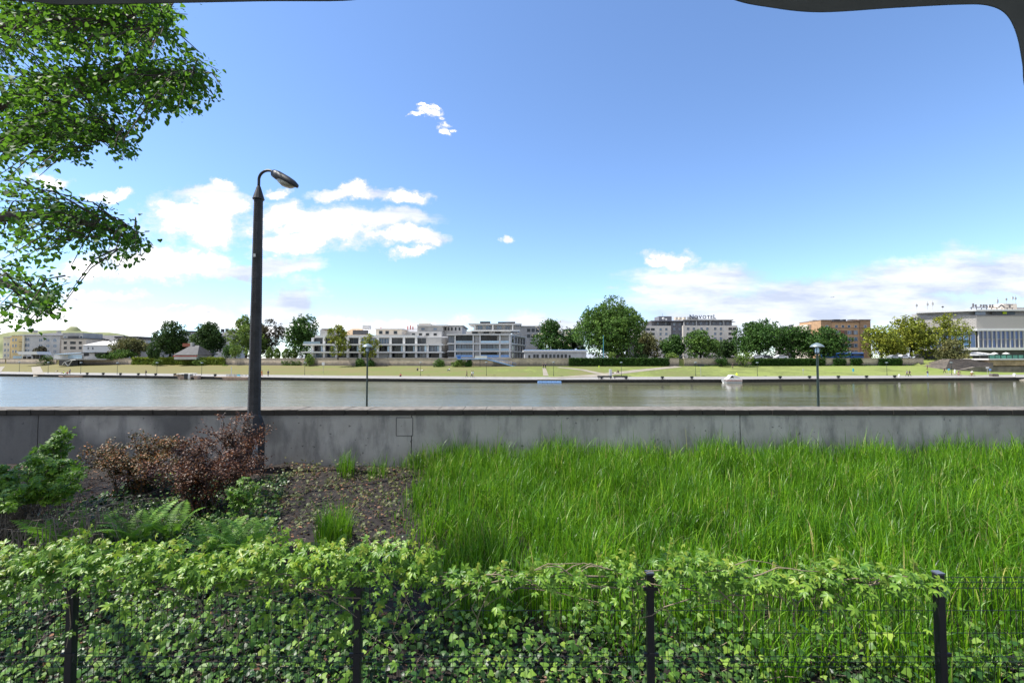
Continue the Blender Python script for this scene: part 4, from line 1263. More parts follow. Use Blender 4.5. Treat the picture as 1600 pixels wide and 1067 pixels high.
def thuja(px, ytop, ybase, wpx, D, m, label):
    zb = at(px, ybase, D).z; zt = at(px, ytop, D).z; X = at(px, 560, D).x; w = wpx / F * D; h = zt - zb
    o = thing('thuja', (X, D, zb), label, 'conifer', 'clipped conifers behind the far wall')
    n = 260; q = rng.random(n); a = rng.uniform(0, 2 * PI, n); r = w / 2 * np.sin(np.clip(q * .9 + .1, 0, 1) * PI) ** .6 * np.interp(q, [0, .4, 1], [1, 1, .35])
    P = np.stack([X + r * np.cos(a), D + r * np.sin(a), zb + h * q], -1)
    Nn = np.stack([np.cos(a), np.sin(a), 0 * a + .5], -1)
    V, Fq = scatter(CL[0], CL[1], P, frames(rng.normal(0, .4, (n, 3)) + (0, 0, 1), Nn), rng.uniform(.6, 1.0, n))
    np_mesh('foliage', V, Fq, m, o)
    MB().tube([(X, D, zb - .2), (X, D, zb + h * .8)], [.1, .03], 6).build('trunk', M_BARK, o)

# trees, from the town end to the shop end
tree(62, 541.5, 16, 215, T_BRONZE, 'small bronze round tree before the pale grey corner house', n=300, lobes=6)
tree(205, 526.5, 58, 198, T_OLIVE, 'spreading olive-green tree beside the white pavilion', n=800, crown_low=.1)
tree(190, 545, 40, 192, T_MID, 'low mid-green tree leaning over the wall below the olive tree', n=500, crown_low=.0, size=.5)
tree(265, 498.5, 54, 188, T_DARK, 'tall dark oval tree beside the small grey-roofed house', crown_low=.1)
tree(324, 501.5, 46, 188, T_DARK, 'dark rounded tree on the other side of the small grey-roofed house', crown_low=.08)
tree(303, 522, 22, 215, T_LIGHT, 'small light tree peeping between the two dark trees', n=260, lobes=6)
tree(384, 491.5, 56, 190, T_LIGHT, 'loose light green tree behind the street lamp pole', crown_low=.05, rough=.36)
tree(420, 496, 46, 196, T_BRONZE, 'dusky bronze tree with a thin top beside the light green one', crown_low=.05, rough=.36, n=700)
tree(478, 490.5, 58, 182, T_DEEP, 'dense dark chestnut tree at the end of the white terraced flats', crown_low=.06)
tree(528, 506, 34, 158, T_YELL, 'slender sparse yellow-green tree in front of the white terraced flats', n=330, crown_low=.1, lobes=11, rough=.3, size=.5)
tree(578, 520, 30, 158, T_YELL, 'thin young tree before the terraced flats, behind a lamp shade', n=200, crown_low=.05, lobes=9, rough=.3, size=.45)
tree(863, 499, 64, 186, T_DEEP, 'chestnut in white blossom behind the low white pavilion', crown_low=.1, blossom=170)
tree(898, 522, 36, 188, T_DARK, 'smaller blossoming tree squeezed beside the huge poplar', crown_low=.08, blossom=50, n=500)
tree(953, 462, 106, 172, T_MID, 'huge broad green poplar towering over the embankment', n=3600, crown_low=.03, lobes=34, rough=.36, size=.7)
tree(1010, 518, 52, 182, T_OLIVE, 'dull olive tree in front of the pale hotel wing', crown_low=.04, n=800)
tree(1052, 523, 38, 178, T_DEEP, 'round deep green tree in front of the grey hotel tower', crown_low=.03, n=700)
tree(1094, 513.5, 54, 176, T_MID, 'green maple in front of the hotel, beside the opening in the wall', crown_low=.04, n=900)
tree(1134, 531, 36, 184, T_DARK, 'low dark tree filling the gap beneath the hotel end', crown_low=.02, n=450)
tree(1185, 499.5, 84, 180, T_DEEP, 'broad dark maple, first of the row beside the hotel', crown_low=.05, n=1700, lobes=20)
tree(1240, 506, 70, 182, T_DEEP, 'broad dark maple in the middle of the row of three', crown_low=.05, n=1400, lobes=18)
tree(1287, 510.5, 66, 178, T_DEEP, 'dark maple at the ochre building, last of the row of three', crown_low=.05, n=1300, lobes=18)
tree(1377, 507, 58, 176, T_YELL, 'yellow-green tree beside the ochre building', crown_low=.04, n=1000)
tree(1423, 492, 72, 180, T_YELL, 'tallest yellow-green tree before the department store', crown_low=.04, n=1500, lobes=20)
tree(1486, 488.5, 52, 178, T_YELL, 'airy layered yellow-green tree partly covering the store corner', crown_low=.2, n=620, lobes=16, rough=.28, size=.5)
tree(1488, 530, 44, 170, T_OLIVE, 'low yellowish tree above the bank at the end of the wall', crown_low=.0, n=520, lobes=9, z0=2.2)
for (px, yt, w, D, m) in ((355, 540, 18, 176, T_DEEP), (368, 536, 20, 174, T_LIGHT)):
    bush(px, yt, 560, w, D, m, 'leafy bush behind the wall near the dark rounded tree' if px < 360 else 'light pyramid-shaped bush behind the wall beside the street lamp pole')
for i, (px, yt, w) in enumerate(((236, 546, 7), (244, 546, 7), (421, 543.5, 10), (433, 545, 9), (447, 546, 12), (459, 546, 10))):
    lab = ('dark pointed conifer beside the dark oval tree, the one nearer the olive tree', 'dark pointed conifer touching the dark oval tree', 'bright green conifer next to the street lamp pole',
           'bright green conifer, second from the street lamp pole', 'wide bright green conifer beside the chestnut', 'bright green conifer under the chestnut')[i]
    thuja(px, yt, 560, w, 178, T_DARK if i < 2 else T_LIGHT, lab)

# bushes at the wall
def wallD(px): X = wallx(px); return B(X) + 35
for (px, yt, yb, w, m, lab) in (
    (72, 553.5, 573, 30, T_MID, 'big round green bush at the cobbled ramp'),
    (160, 551, 560, 22, T_DARK, 'dark bush under the white pavilion roof'),
    (248, 559, 574, 18, T_LIGHT, 'light round bush against the ivy wall under the dark oval tree'),
    (313, 558, 575, 22, T_LIGHT, 'light ragged bush against the ivy wall near the tour boat'),
    (484, 552, 576, 18, T_LIGHT, 'tall bright bush climbing the wall at the end of the flats'),
    (563, 559.5, 576, 16, T_MID, 'round green bush touching the promenade lamp pole'),
    (579, 561, 576, 13, T_DEEP, 'darker bush on the other side of the promenade lamp pole'),
    (686, 559.5, 577, 18, T_MID, 'round bush at the wall below the stepped flats'),
    (716, 560.5, 577, 24, T_LIGHT, 'wide light bush beneath the blue walkway'),
    (733, 562, 576, 11, T_DEEP, 'dark narrow bush beneath the blue walkway'),
    (1161, 547.5, 571, 34, T_LIGHT, 'big pale green bush hanging over the wall by the yacht'),
    (352, 570, 575, 9, T_LIGHT, 'tiny bush at the foot of the wall above the barge'),
    (1128, 559, 572, 22, T_IVYW, 'dark ivy mound at the wall above the yacht')):
    bush(px, yt, yb, w, wallD(px) - 1.2, m, lab, group='bushes at the far wall', n=330, squash=.6)
bush(956, 550, 560, 14, 160, T_LIGHT, 'small yellow-green bush beneath the huge poplar', n=150)
bush(1050, 551.5, 560, 20, 158, T_LIGHT, 'low bright bush on the wall top beside the opening')
bush(1001, 553, 560, 30, 165, T_DARK, 'dark low bush beside the stone plinth', n=200)

def ivy(px0, px1, y0, y1, m, label, dens=26, ragged=.35, tint=None):
    n = int((px1 - px0) * dens)
    P = []
    xm = (px0 + px1) / 2
    for k in range(n):
        u = rnd.random(); px = px0 + (px1 - px0) * u
        q = rnd.random()
        edge = ragged * (math.sin(px * 1.3) * .5 + math.sin(px * .37 + 1) * .5)
        if q > .75 + edge * .6 and rnd.random() < .75: q *= .6
        y = y0 + (y1 - y0) * q
        X = wallx(px); D = B(X) + 35.75 - rnd.random() * .35
        P.append(tuple(at(px, y, D)))
    P = np.array(P)
    o = thing('wall_ivy', tuple(P.mean(0)), label, 'ivy', 'ivy curtains on the far wall')
    V, Fq = scatter(CL[0], CL[1], P, frames(rng.normal(0, .5, (n, 3)) + (0, 0, -1), np.tile((0, -1, .3), (n, 1)) + rng.normal(0, .35, (n, 3))), rng.uniform(.4, .85, n))
    np_mesh('foliage', V, Fq, m, o)
ivy(206, 352, 559, 573.5, tm('bright_wall_ivy', (.12, .18, .025)), 'bright ivy curtain on the wall behind the tour boat', 30)  # brighter, yellower green than the other wall ivy
ivy(208, 350, 558.2, 560.8, T_IVYL, 'pale fresh ivy fringe along the wall top behind the tour boat', 14)
ivy(440, 470, 563, 575, T_MID, 'thin ragged ivy patches beside the tall bright bush', 7)
ivy(890, 1046, 559, 573.5, T_IVYW, 'long dark clipped ivy curtain beneath the huge poplar', 34, .05)
ivy(1176, 1290, 560, 571.5, T_IVYW, 'dark ivy curtain on the wall under the maples', 26)
ivy(1303, 1322, 560, 571.5, T_IVYW, 'ivy patch on the wall beneath the ochre building', 22)
ivy(1330, 1347, 560, 571, T_IVYW, 'ivy patch on the wall between the promenade lamp and the yellow trees', 22)
ivy(1374, 1393, 560, 571.5, T_IVYW, 'round ivy patch on the wall under the yellow trees', 26)
ivy(1394, 1410, 560, 572, T_IVYW, 'ivy patch next to the bare end of the wall', 26)
ivy(493, 622, 573.2, 577.5, T_MID, 'low strip of weeds along the wall foot below the terraced flats', 16)
ivy(624, 820, 574.5, 577.5, T_MID, 'low strip of weeds along the wall foot below the stepped flats', 9)
ivy(1085, 1440, 570.8, 573.5, T_IVYW, 'low dark strip of weeds along the wall foot beneath the maples', 10)

#=====BUILDINGS=====
WIN = {}
def window_mesh(w, h, style):
    key = (round(w, 1), round(h, 1), style)
    if key not in WIN:
        w, h = key[0], key[1]; fr = .10
        mb = MB()
        mb.box(-w / 2, w / 2, -.10, 0.02, 0, fr); mb.box(-w / 2, w / 2, -.10, 0.02, h - fr, h)
        mb.box(-w / 2, -w / 2 + fr, -.10, 0.02, fr, h - fr); mb.box(w / 2 - fr, w / 2, -.10, 0.02, fr, h - fr)
        nm = max(0, int(round(w / 1.1)) - 1)
        for k in range(nm):
            x = -w / 2 + w * (k + 1) / (nm + 1); mb.box(x - .05, x + .05, -.09, 0.02, fr, h - fr)
        o = mb.build('window', {'w': M_WHITE, 'd': M_DGREY, 'g': M_LGREY}[style[0]])
        me = o.data; bpy.data.objects.remove(o)
        mb = MB(); mb.box(-w / 2 + fr, w / 2 - fr, -.045, 0.02, fr, h - fr)
        g = mb.build('pane', {'d': G_DARK, 's': G_SKY, 'p': G_PALE, 'm': G_MALL}[style[1]])
        gm = g.data; bpy.data.objects.remove(g)
        WIN[key] = (me, gm)
    return WIN[key]
def window(root, P, w, h, style='wd', ang=0.0):
    me, gm = window_mesh(max(.3, w), max(.3, h), style)
    off = absloc(root)
    o = link('window', me, root, Vector(P) - off); o.rotation_euler = (0, 0, ang)
    link('pane', gm, o)
    return o
def pxb(mb, x0, x1, y0, y1, D, depth):
    a, b_ = at(x0, y1, D), at(x1, y0, D)
    return mb.box(a.x, b_.x, D, D + depth, a.z, b_.z)
def part(root, name, m, x0, x1, y0, y1, D, depth, ground=False):
    mb = MB(); a, b_ = at(x0, y1, D), at(x1, y0, D)
    mb.box(a.x, b_.x, D, D + depth, STREET - .2 if ground else a.z, b_.z)
    return mb.build(name, m, root)
def wins(root, D, xs_, ys_, wpx, hpx, style='wd', skip=()):
    for j, y in enumerate(ys_):
        for i, x in enumerate(xs_):
            if (i, j) in skip: continue
            p = at(x, y + hpx / 2, D); window(root, (p.x, D, p.z), wpx / F * D, hpx / F * D, style)
def bld(name, px, D, label, cat='building'):
    p = at(px, 560, D); return thing(name, (p.x, D, STREET), label, cat)
def hip(mb, x0, x1, y0, y1, yr, D, depth, inset=.25):
    """hipped roof from eaves (y1 px) to ridge (y0 px)"""
    a, b_ = at(x0, y1, D), at(x1, y0, D); dx = (b_.x - a.x)
    i = min(dx * inset, depth / 2)
    mb.add([(a.x, D, a.z), (b_.x, D, a.z), (b_.x, D + depth, a.z), (a.x, D + depth, a.z), (a.x + i, D + depth / 2, b_.z), (b_.x - i, D + depth / 2, b_.z)],
           [(0, 1, 5, 4), (1, 2, 5), (2, 3, 4, 5), (3, 0, 4), (0, 3, 2, 1)])

# --- houses at the town end
D = 232
b = bld('apartment_house', 9, D, 'narrow cream town house with three storeys at the view edge')
part(b, 'wall', M_CREAM, 4, 16.5, 527, 560, D + 1, 14, True); mb = MB(); hip(mb, 3.5, 17, 522.5, 526.9, 0, D + .6, 15); mb.build('roof', M_DGREY, b)
wins(b, D + 1, (8, 13), (538, 547, 555), 2.8, 4.6, 'ws')
b = bld('apartment_house', 27, D, 'yellow town house wedged between the cream house and the grey corner house')
part(b, 'wall', M_YELLOW, 16.6, 36, 524.5, 560, D - 1, 16, True); mb = MB(); hip(mb, 16.2, 36.4, 520.5, 524.4, 0, D - 1.4, 17); mb.build('roof', M_DGREY, b)
wins(b, D - 1, (20.5, 25), (531, 540, 549), 2.4, 4.8, 'ws')
mb = MB()
for y in (534, 541, 548): pxb(mb, 29.5, 34, y, y + .8, D - 2.4, 1.35); pxb(mb, 29.5, 34, y - 2.5, y - 2.1, D - 2.4, .1)
mb.build('balcony', M_DGREY, b)
b = bld('apartment_house', 66, D, 'pale grey corner apartment house with a dark hipped roof')
part(b, 'wall', M_WHITE2, 36.2, 94, 524, 560, D - 2, 20, True)
part(b, 'cream_bay', M_CREAM, 33.5, 38, 524.6, 560, D - 2.6, 8, True)
mb = MB(); hip(mb, 34, 95, 518.5, 523.9, 0, D - 2.6, 21); mb.build('roof', M_DGREY, b)
wins(b, D - 2, (42.5,), (530.5, 539.5, 548.5), 8, 5.2, 'ws'); wins(b, D - 2, (63.5, 75, 86), (531.5, 540.5, 549), 5.6, 5, 'ws')
mb = MB(); pxb(mb, 50, 53, 516, 520, D + 6, 2); pxb(mb, 88, 90, 517, 521, D + 8, 2); mb.build('chimney', M_BEIGE, b)
D = 226
b = bld('apartment_house', 114, D, 'beige flat-roofed house with square dark windows')
part(b, 'wall', M_BEIGE, 95, 134.5, 529.2, 560, D, 16, True); part(b, 'cornice', M_DGREY, 94.6, 135, 528.4, 529.15, D - .5, 17); part(b, 'attic', M_LGREY, 98, 130, 520, 528.3, D + 3, 11)
wins(b, D, (102, 125.5), (535.5, 543.5), 4.6, 4.2, 'dd'); wins(b, D, (114,), (535.5, 543.5), 8.6, 4.2, 'dd'); wins(b, D + 3, (102, 127), (526.5,), 4, 3.5, 'ws')
part(b, 'terrace_screen', M_DGREY, 106, 122, 525, 528.2, D + 1.5, .3)
b = bld('house', 155, 236, 'long dark-roofed building behind the white gabled pavilion')
part(b, 'wall', M_LGREY, 130, 178, 534, 560, 237, 14, True); mb = MB(); hip(mb, 129, 179, 522.8, 533.9, 0, 236, 16, .12); mb.build('roof', M_DGREY, b)
wins(b, 237, (136, 170), (537,), 4, 4, 'ws')
b = bld('house', 150, 212, 'white low hipped-roof house behind the cantilevered pavilion')
part(b, 'wall', M_WHITE, 129, 176, 539.5, 560, 212, 12, True); mb = MB(); hip(mb, 128.4, 176.6, 532, 539.4, 0, 211.5, 13); mb.build('roof', M_WHITE2, b)
wins(b, 212, (138, 145), (544,), 2.2, 4.2, 'gs')
b = bld('apartment_house', 209, 240, 'pinkish grey building half hidden behind the olive tree')
part(b, 'wall', M_BEIGE, 179, 214, 528, 560, 240, 14, True); part(b, 'wing', M_LGREY, 214.2, 242, 530.5, 560, 242, 14, True)
part(b, 'roof', M_DGREY, 178.5, 214.1, 525.5, 527.9, 239.5, 15); part(b, 'wing_roof', M_DGREY, 214.2, 242.5, 528.3, 530.4, 241.5, 15)
wins(b, 242, (219, 226, 233), (534, 542), 3.4, 4, 'ws')
# white cantilevered pavilion on a truss
Dp = 188
b = bld('pavilion', 125, Dp, 'long white flat pavilion cantilevered on white struts over the bank', 'building')
part(b, 'wall', M_WHITE, 84, 124, 554.3, 560.5, Dp + 1, 9); part(b, 'glazing', G_PALE, 106, 128, 554.3, 560.2, Dp + .8, .15)
part(b, 'floor_slab', M_LGREY, 83, 166, 560.6, 562.2, Dp - .5, 12); part(b, 'annexe', M_WHITE2, 128.4, 166, 551.5, 560.5, Dp + 2, 9)
a_, e_ = at(82, 554.2, Dp - 1.5), at(166, 550.2, Dp - 1.5)
MB().add([(a_.x, Dp - 1.5, a_.z), (at(128, 0, Dp).x, Dp - 1.5, at(128, 554.2, Dp - 1.5).z), (at(128, 0, Dp).x, Dp + 12, at(128, 552, Dp - 1.5).z + .4), (a_.x, Dp + 12, a_.z + .9),
          (a_.x, Dp - 1.5, a_.z + .25), (at(128, 0, Dp).x, Dp - 1.5, at(128, 554.2, Dp - 1.5).z + .25), (at(128, 0, Dp).x, Dp + 12, at(128, 552, Dp - 1.5).z + .8), (a_.x, Dp + 12, a_.z + 1.2)],
         [(0, 3, 2, 1), (4, 5, 6, 7), (0, 1, 5, 4), (1, 2, 6, 5), (2, 3, 7, 6), (3, 0, 4, 7)]).build('roof', M_SHADE, b)
part(b, 'annexe_roof', M_DGREY, 127, 167, 550.4, 551.4, Dp + 1, 11)
wins(b, Dp + 2, (135, 152), (554,), 8, 4.5, 'dd')
mb = MB()
for (p, q) in (((97, 570), (101, 565.5)), ((101, 565.5), (113, 562.4)), ((101, 565.5), (106, 571.5)), ((107, 571.5), (113, 562.4)), ((113, 562.4), (118, 562.4))):
    mb.tube([at(p[0], p[1], Dp - 1), at(q[0], q[1], Dp - 1)], .14, 6)
mb.build('strut', M_WHITE, b)
part(b, 'undercroft', M_DGREY, 92, 122, 562.3, 571, Dp + 6, .6)
# terrace tent
t_ = bld('terrace_tent', 47, 198, 'white terrace tent on the wall top before the grey corner house', 'tent')
a_, e_ = at(29.5, 549.3, 198), at(63, 554, 198)
MB().slab_xz([(a_.x + 1.0, e_.z), (e_.x, e_.z), (e_.x - .8, a_.z), (a_.x, a_.z)], 197, 203).build('canopy', M_WHITE, t_)
mb = MB()
for px in (33, 41, 49, 56, 62): p = at(px, 560, 198); mb.tube([(p.x, 198, STREET), (p.x, 198, e_.z)], .06, 6)
mb.build('post', M_LGREY, t_)
mb = MB(); pxb(mb, 20, 34, 556, 560, 196.5, .12); mb.build('glass_screen', G_PALE, t_)
mb = MB()
for px in (37, 44, 53, 59): pxb(mb, px - 1.5, px + 1.5, 557, 560.5, 199, .8)
mb.build('table', M_DKMET, t_)
# house between dark trees
b = bld('house', 289, 176, 'small house with a grey hipped roof and red and white lower wall')
part(b, 'wall', M_WHITE2, 272, 307, 554.3, 560, 176, 9, True); part(b, 'red_band', M_RED, 270, 308, 555.6, 557, 175.85, .1)
mb = MB(); hip(mb, 271, 309, 539, 554.2, 0, 175.3, 10.5, .33); mb.build('roof', M_DGREY, b)
part(b, 'chimney', M_WHITE2, 297, 300.5, 535, 541, 180, 1.2); part(b, 'gable', M_TILE, 285, 297, 536.5, 541.5, 181.5, .6)
b = bld('apartment_house', 297, 240, 'white block seen between the two dark trees')
part(b, 'wall', M_WHITE2, 282, 313, 519.5, 560, 240, 14, True); part(b, 'roof', M_DGREY, 281.5, 313.5, 517, 519.4, 239.5, 15); wins(b, 240, (288, 295, 302), (522.5, 530), 4, 3.6, 'gs')
b = bld('house', 351, 235, 'white house with a dark cross-gabled roof beside the loose light tree')
part(b, 'wall', M_WHITE2, 337, 366, 524.5, 560, 235, 12, True); mb = MB(); hip(mb, 335, 368, 515, 524.4, 0, 234.4, 13, .3); pxb(mb, 345, 348, 514, 519, 240, 1.5); pxb(mb, 352, 355, 513.5, 519, 241, 1.5); mb.build('roof', M_DGREY, b)
wins(b, 235, (344, 356), (530,), 4, 5, 'ws')

# --- white terraced flats
def glaz(root, x0, x1, y0, y1, D, n=2, style='dd', back=True):
    wpx = (x1 - x0) / n
    for k in range(n):
        p = at(x0 + wpx * (k + .5), y1, D); window(root, (p.x, D, p.z), wpx / F * D - .04, (y1 - y0) / F * D, style)
D = 166
b = bld('terraced_flats', 580, D, 'long white terraced flats with deep balconies and dark glazing above the wall', 'apartment building')
part(b, 'core_wall', M_LGREY, 488, 690, 527, 560, D + 1.6, 16, True)
part(b, 'roof_parapet', M_WHITE, 492, 652, 523.5, 527.4, D + .6, 16)
part(b, 'balcony_slab', M_WHITE, 473, 692, 537.2, 539.6, D - 1.2, 4.5)
part(b, 'balcony_slab', M_WHITE, 470, 692, 549.2, 551.4, D - 2.0, 5)
part(b, 'plinth', M_LGREY, 486, 692, 558.6, 560.2, D - 1.6, 3.1, True)
part(b, 'glass_railing', G_PALE, 474, 500, 533.6, 537.1, D - 1.1, .06)
cols_ = (488, 506, 525, 543, 562, 590, 610, 631, 650, 668, 688)
for i, px in enumerate(cols_):
    for (y0, y1, dy) in ((527.5, 537.1, .5), (539.7, 549.1, -.4), (551.5, 558.5, -1.0)):
        if px > 655 and y0 < 530: continue
        part(b, 'pillar', M_WHITE, px - 1.7, px + 1.7, y0, y1, D + dy, .9)
for i, (a_, e_) in enumerate(zip(cols_, cols_[1:])):
    for j, (y0, y1) in enumerate(((528.3, 537), (540.2, 549), (552, 558.4))):
        if a_ > 655 and j == 0: continue
        st = rnd.choice(('dd', 'dd', 'ds', 'dd', 'gs'))
        glaz(b, a_ + 2.2, e_ - 2.2, y0, y1, D + 1.55, 2, st)
    part(b, 'glass_panel', G_PALE, e_ - 4.6, e_ - 2.0, 540.2, 549, D + .2, .08)
part(b, 'garage_door', M_WHITE, 592, 607.5, 552.2, 558.5, D + 1.2, .2)
part(b, 'set_back_storey', M_BEIGE, 587, 628, 514.6, 523.4, D + 6, 9); part(b, 'set_back_roof', M_WHITE, 586, 629, 513, 514.5, D + 5, 11)
wins(b, D + 6, (595, 605, 618), (519.5,), 6, 5.5, 'gd')
part(b, 'pergola', M_BROWN, 502, 520, 513.5, 515, D + 5, 5); part(b, 'terrace_house', M_WHITE2, 500, 522, 515.1, 523.4, D + 8, 5)
mb = MB(); hip(mb, 532, 572, 512.5, 523.4, 0, D + 9, 7, .3); mb.build('tan_roof', M_TAN, b)
part(b, 'roof_box', M_WHITE, 566, 577, 508, 514, D + 12, 3)
mb = MB(); pxb(mb, 551, 575, 516, 523, D + 5, .4); mb.build('terrace_planting', M_DGREY, b)
for (px, y) in ((595, 511), (637, 509), (641, 508), (645, 510)):
    part(b, 'flue', M_RED, px - .7, px + .7, y, 515, D + 13, .4)
# --- stepped block in the middle
D = 178
b = bld('stepped_flats', 690, D, 'pale stepped apartment block receding behind the two white balcony blocks', 'apartment building')
part(b, 'wall', M_WHITE2, 628, 690, 518, 560, D + 1, 16, True)
part(b, 'upper_storey', M_LGREY, 652, 692, 509.5, 517.9, D + 4, 14); part(b, 'roof_slab', M_WHITE2, 651, 700, 507.4, 509.4, D + 3, 16); part(b, 'roof_hut', M_BEIGE, 654, 672, 505.3, 507.3, D + 8, 5)
part(b, 'side_wing', M_WHITE2, 690.2, 722, 509.5, 560, D + 8, 20, True); part(b, 'side_roof', M_LGREY, 690, 724, 508, 509.4, D + 7.5, 21)
wins(b, D + 8, (696, 701, 706, 712, 718), (514,), 2.6, 5, 'dd'); wins(b, D + 1, (646, 657, 668, 680), (522.5,), 5.5, 4.4, 'gd'); wins(b, D + 4, (661, 680), (514,), 6, 4, 'gs')
for y in (525.8, 537.6, 549.2): part(b, 'balcony_slab', M_WHITE, 668, 700, y, y + 1.8, D - 1, 2)
wins(b, D + 1, (673, 684), (532, 543.5, 555), 6, 7, 'dd')
for px in (668.5, 690): part(b, 'pillar', M_WHITE, px - 1, px + 1, 527.7, 560, D - .9, .6)
# --- right balcony block, turned a little
D = 168
b = bld('balcony_flats', 755, D, 'four-storey white balcony block with a wide flat roof beside the blue walkway', 'apartment building')
part(b, 'core_wall', M_LGREY, 700, 797, 523.6, 560, D + 1.8, 14, True)
part(b, 'roof_slab', M_WHITE, 698, 799, 521.8, 523.5, D - 1.2, 16)
for y in (535.9, 548.0): part(b, 'balcony_slab', M_WHITE, 699, 798, y, y + 1.7, D - .8, 2.5)
part(b, 'plinth', M_WHITE2, 700, 798, 558, 560.2, D - .8, 2.5, True)
pc = (711, 739.5, 750, 781, 796.5)
for px in pc:
    for (y0, y1) in ((523.6, 535.8), (537.7, 547.9), (549.8, 557.9)): part(b, 'pillar', M_WHITE, px - 1.1, px + 1.1, y0, y1, D - .6, .7)
part(b, 'grey_panel', M_LGREY, 742, 748.6, 523.6, 557.9, D - .2, .8)
for (y0, y1) in ((524.6, 535.7), (538.2, 547.8), (550.2, 557.8)):
    for (a_, e_, k) in ((700.5, 709.5, 1), (712.5, 738, 3), (751.5, 779.5, 3), (782.5, 795, 2)): glaz(b, a_, e_, y0, y1, D + 1.75, k, rnd.choice(('dd', 'gd', 'ds')))
    for (a_, e_) in ((712.3, 738.2), (751.3, 779.7), (782.3, 795.2)): part(b, 'glass_railing', G_PALE if y0 < 549 else M_LBLUE, a_, e_, y1 - 3.2, y1 - .1, D - .5, .05)
part(b, 'third_storey', M_LGREY, 728, 798, 517.5, 521.7, D + 3, 12); part(b, 'third_roof', M_WHITE, 735, 812, 515.6, 517.4, D + .8, 15)
wins(b, D + 3, (742, 760, 778), (519.7,), 9, 3.6, 'dd')
part(b, 'top_storey', M_LGREY, 740, 806, 507.5, 515.5, D + 4, 10); part(b, 'top_roof', M_WHITE2, 732, 815, 505.4, 507.4, D + 2, 13)
wins(b, D + 4, (750, 763, 780, 793), (511.6,), 8, 6, 'gs')
for px in (742, 770, 801): part(b, 'pillar', M_WHITE, px - 1, px + 1, 507.5, 515.5, D + 2.4, .5)
part(b, 'solar_panel', M_BLACK, 750, 766, 502.3, 505, D + 7, 2); part(b, 'solar_panel', M_BLACK, 778, 805, 502.8, 505, D + 8, 2)
# receding side wing
p0 = at(798, 560, D + .5); p1 = at(821, 560, D + 26)
nrm_ = Vector((p1.y - p0.y, -(p1.x - p0.x), 0)).normalized()
def sidebox(z0, z1, m, nm, t=.5, inn=8):
    q0, q1 = Vector((p0.x, p0.y)), Vector((p1.x, p1.y)); n2 = Vector((nrm_.x, nrm_.y))
    return MB().prism([q0 + n2 * t, q1 + n2 * t, q1 - n2 * inn, q0 - n2 * inn], z0, z1).build(nm, m, b)
zz = [STREET] + [at(798, y, D).z for y in (548.9, 536.8, 522.6)] + [at(798, 516.4, D).z]
sidebox(STREET, zz[3], M_WHITE2, 'side_wall', 0); 
for z in zz[1:4]: sidebox(z - .2, z + .2, M_WHITE, 'side_slab', .5, .3)
angs = math.atan2(p1.y - p0.y, p1.x - p0.x)
for j in range(3):
    for k in range(5):
        q = (k + .6) / 5.2; P = Vector((p0.x, p0.y, 0)).lerp(Vector((p1.x, p1.y, 0)), q); h = zz[j + 1] - zz[j] - .9
        window(b, (P.x, P.y, zz[j] + .35), 2.6, h, 'dd', angs)
# low white pavilion
D = 160
b = bld('pavilion', 868, D, 'low white single-storey pavilion with a row of windows beside the chestnut')
part(b, 'wall', M_WHITE2, 819.5, 916, 550, 560, D, 9, True); part(b, 'roof', M_WHITE, 817.5, 919, 547, 549.9, D - .6, 10.5); part(b, 'roof_edge', M_LBLUE, 819, 917.5, 546.4, 546.95, D, 9)
wins(b, D, (835, 840, 848, 853.5, 860, 866, 872, 878, 884), (556.4,), 4.4, 6.4, 'gd'); wins(b, D, (827, 890), (557,), 3, 5, 'dd'); part(b, 'roof_vent', M_WHITE, 899, 901.5, 544.6, 546.3, D + 4, 1)
b = bld('apartment_house', 893, 250, 'pale block glimpsed between the chestnut and the huge poplar')
part(b, 'wall', M_LGREY, 884, 912, 515, 560, 250, 12, True); part(b, 'roof', M_WHITE2, 883, 913, 513.6, 514.9, 249.5, 13); wins(b, 250, (889, 896, 903), (521, 529, 537), 4, 4, 'gs')
b = bld('apartment_house', 815, 230, 'grey flats behind the balcony block, mostly hidden by trees')
part(b, 'wall', M_LGREY, 800, 850, 510.5, 560, 230, 12, True); part(b, 'roof', M_WHITE2, 799, 851, 509, 510.4, 229.5, 13); wins(b, 230, (826, 833, 840), (516, 525), 5, 5, 'dd')
# blue walkway
p = at(760, 560, 147); o = thing('walkway', (p.x, 147, STREET), 'blue metal walkway and stair descending along the far wall', 'walkway')
Dw = B(p.x) + 34.2
part(o, 'deck', M_LBLUE, 714, 762, 560.3, 561.4, Dw, 1.4); part(o, 'blue_box', M_BLUE, 714.5, 719.5, 556, 560.2, Dw + .1, 1.2); part(o, 'white_banner', M_WHITE, 742, 761, 556, 560.2, Dw + .1, .08)
a_, e_ = at(762, 560.9, Dw), at(806, 572.5, Dw)
MB().slab_xz([(a_.x, a_.z - .28), (e_.x, e_.z - .28), (e_.x, e_.z), (a_.x, a_.z)], Dw, Dw + 1.4).build('stair_flight', M_LBLUE, o)
mb = MB()
for k in range(9):
    q = Vector(a_).lerp(Vector(e_), k / 8); mb.tube([(q.x, Dw, q.z), (q.x, Dw, q.z + .95)], .03, 5)
mb.tube([(a_.x, Dw, a_.z + .95), (e_.x, Dw, e_.z + .95)], .035, 5); mb.build('handrail', M_BLUE, o)
for px in (730, 750): part(o, 'support', M_DKMET, px - .4, px + .4, 561.5, 575, Dw + .6, .2)

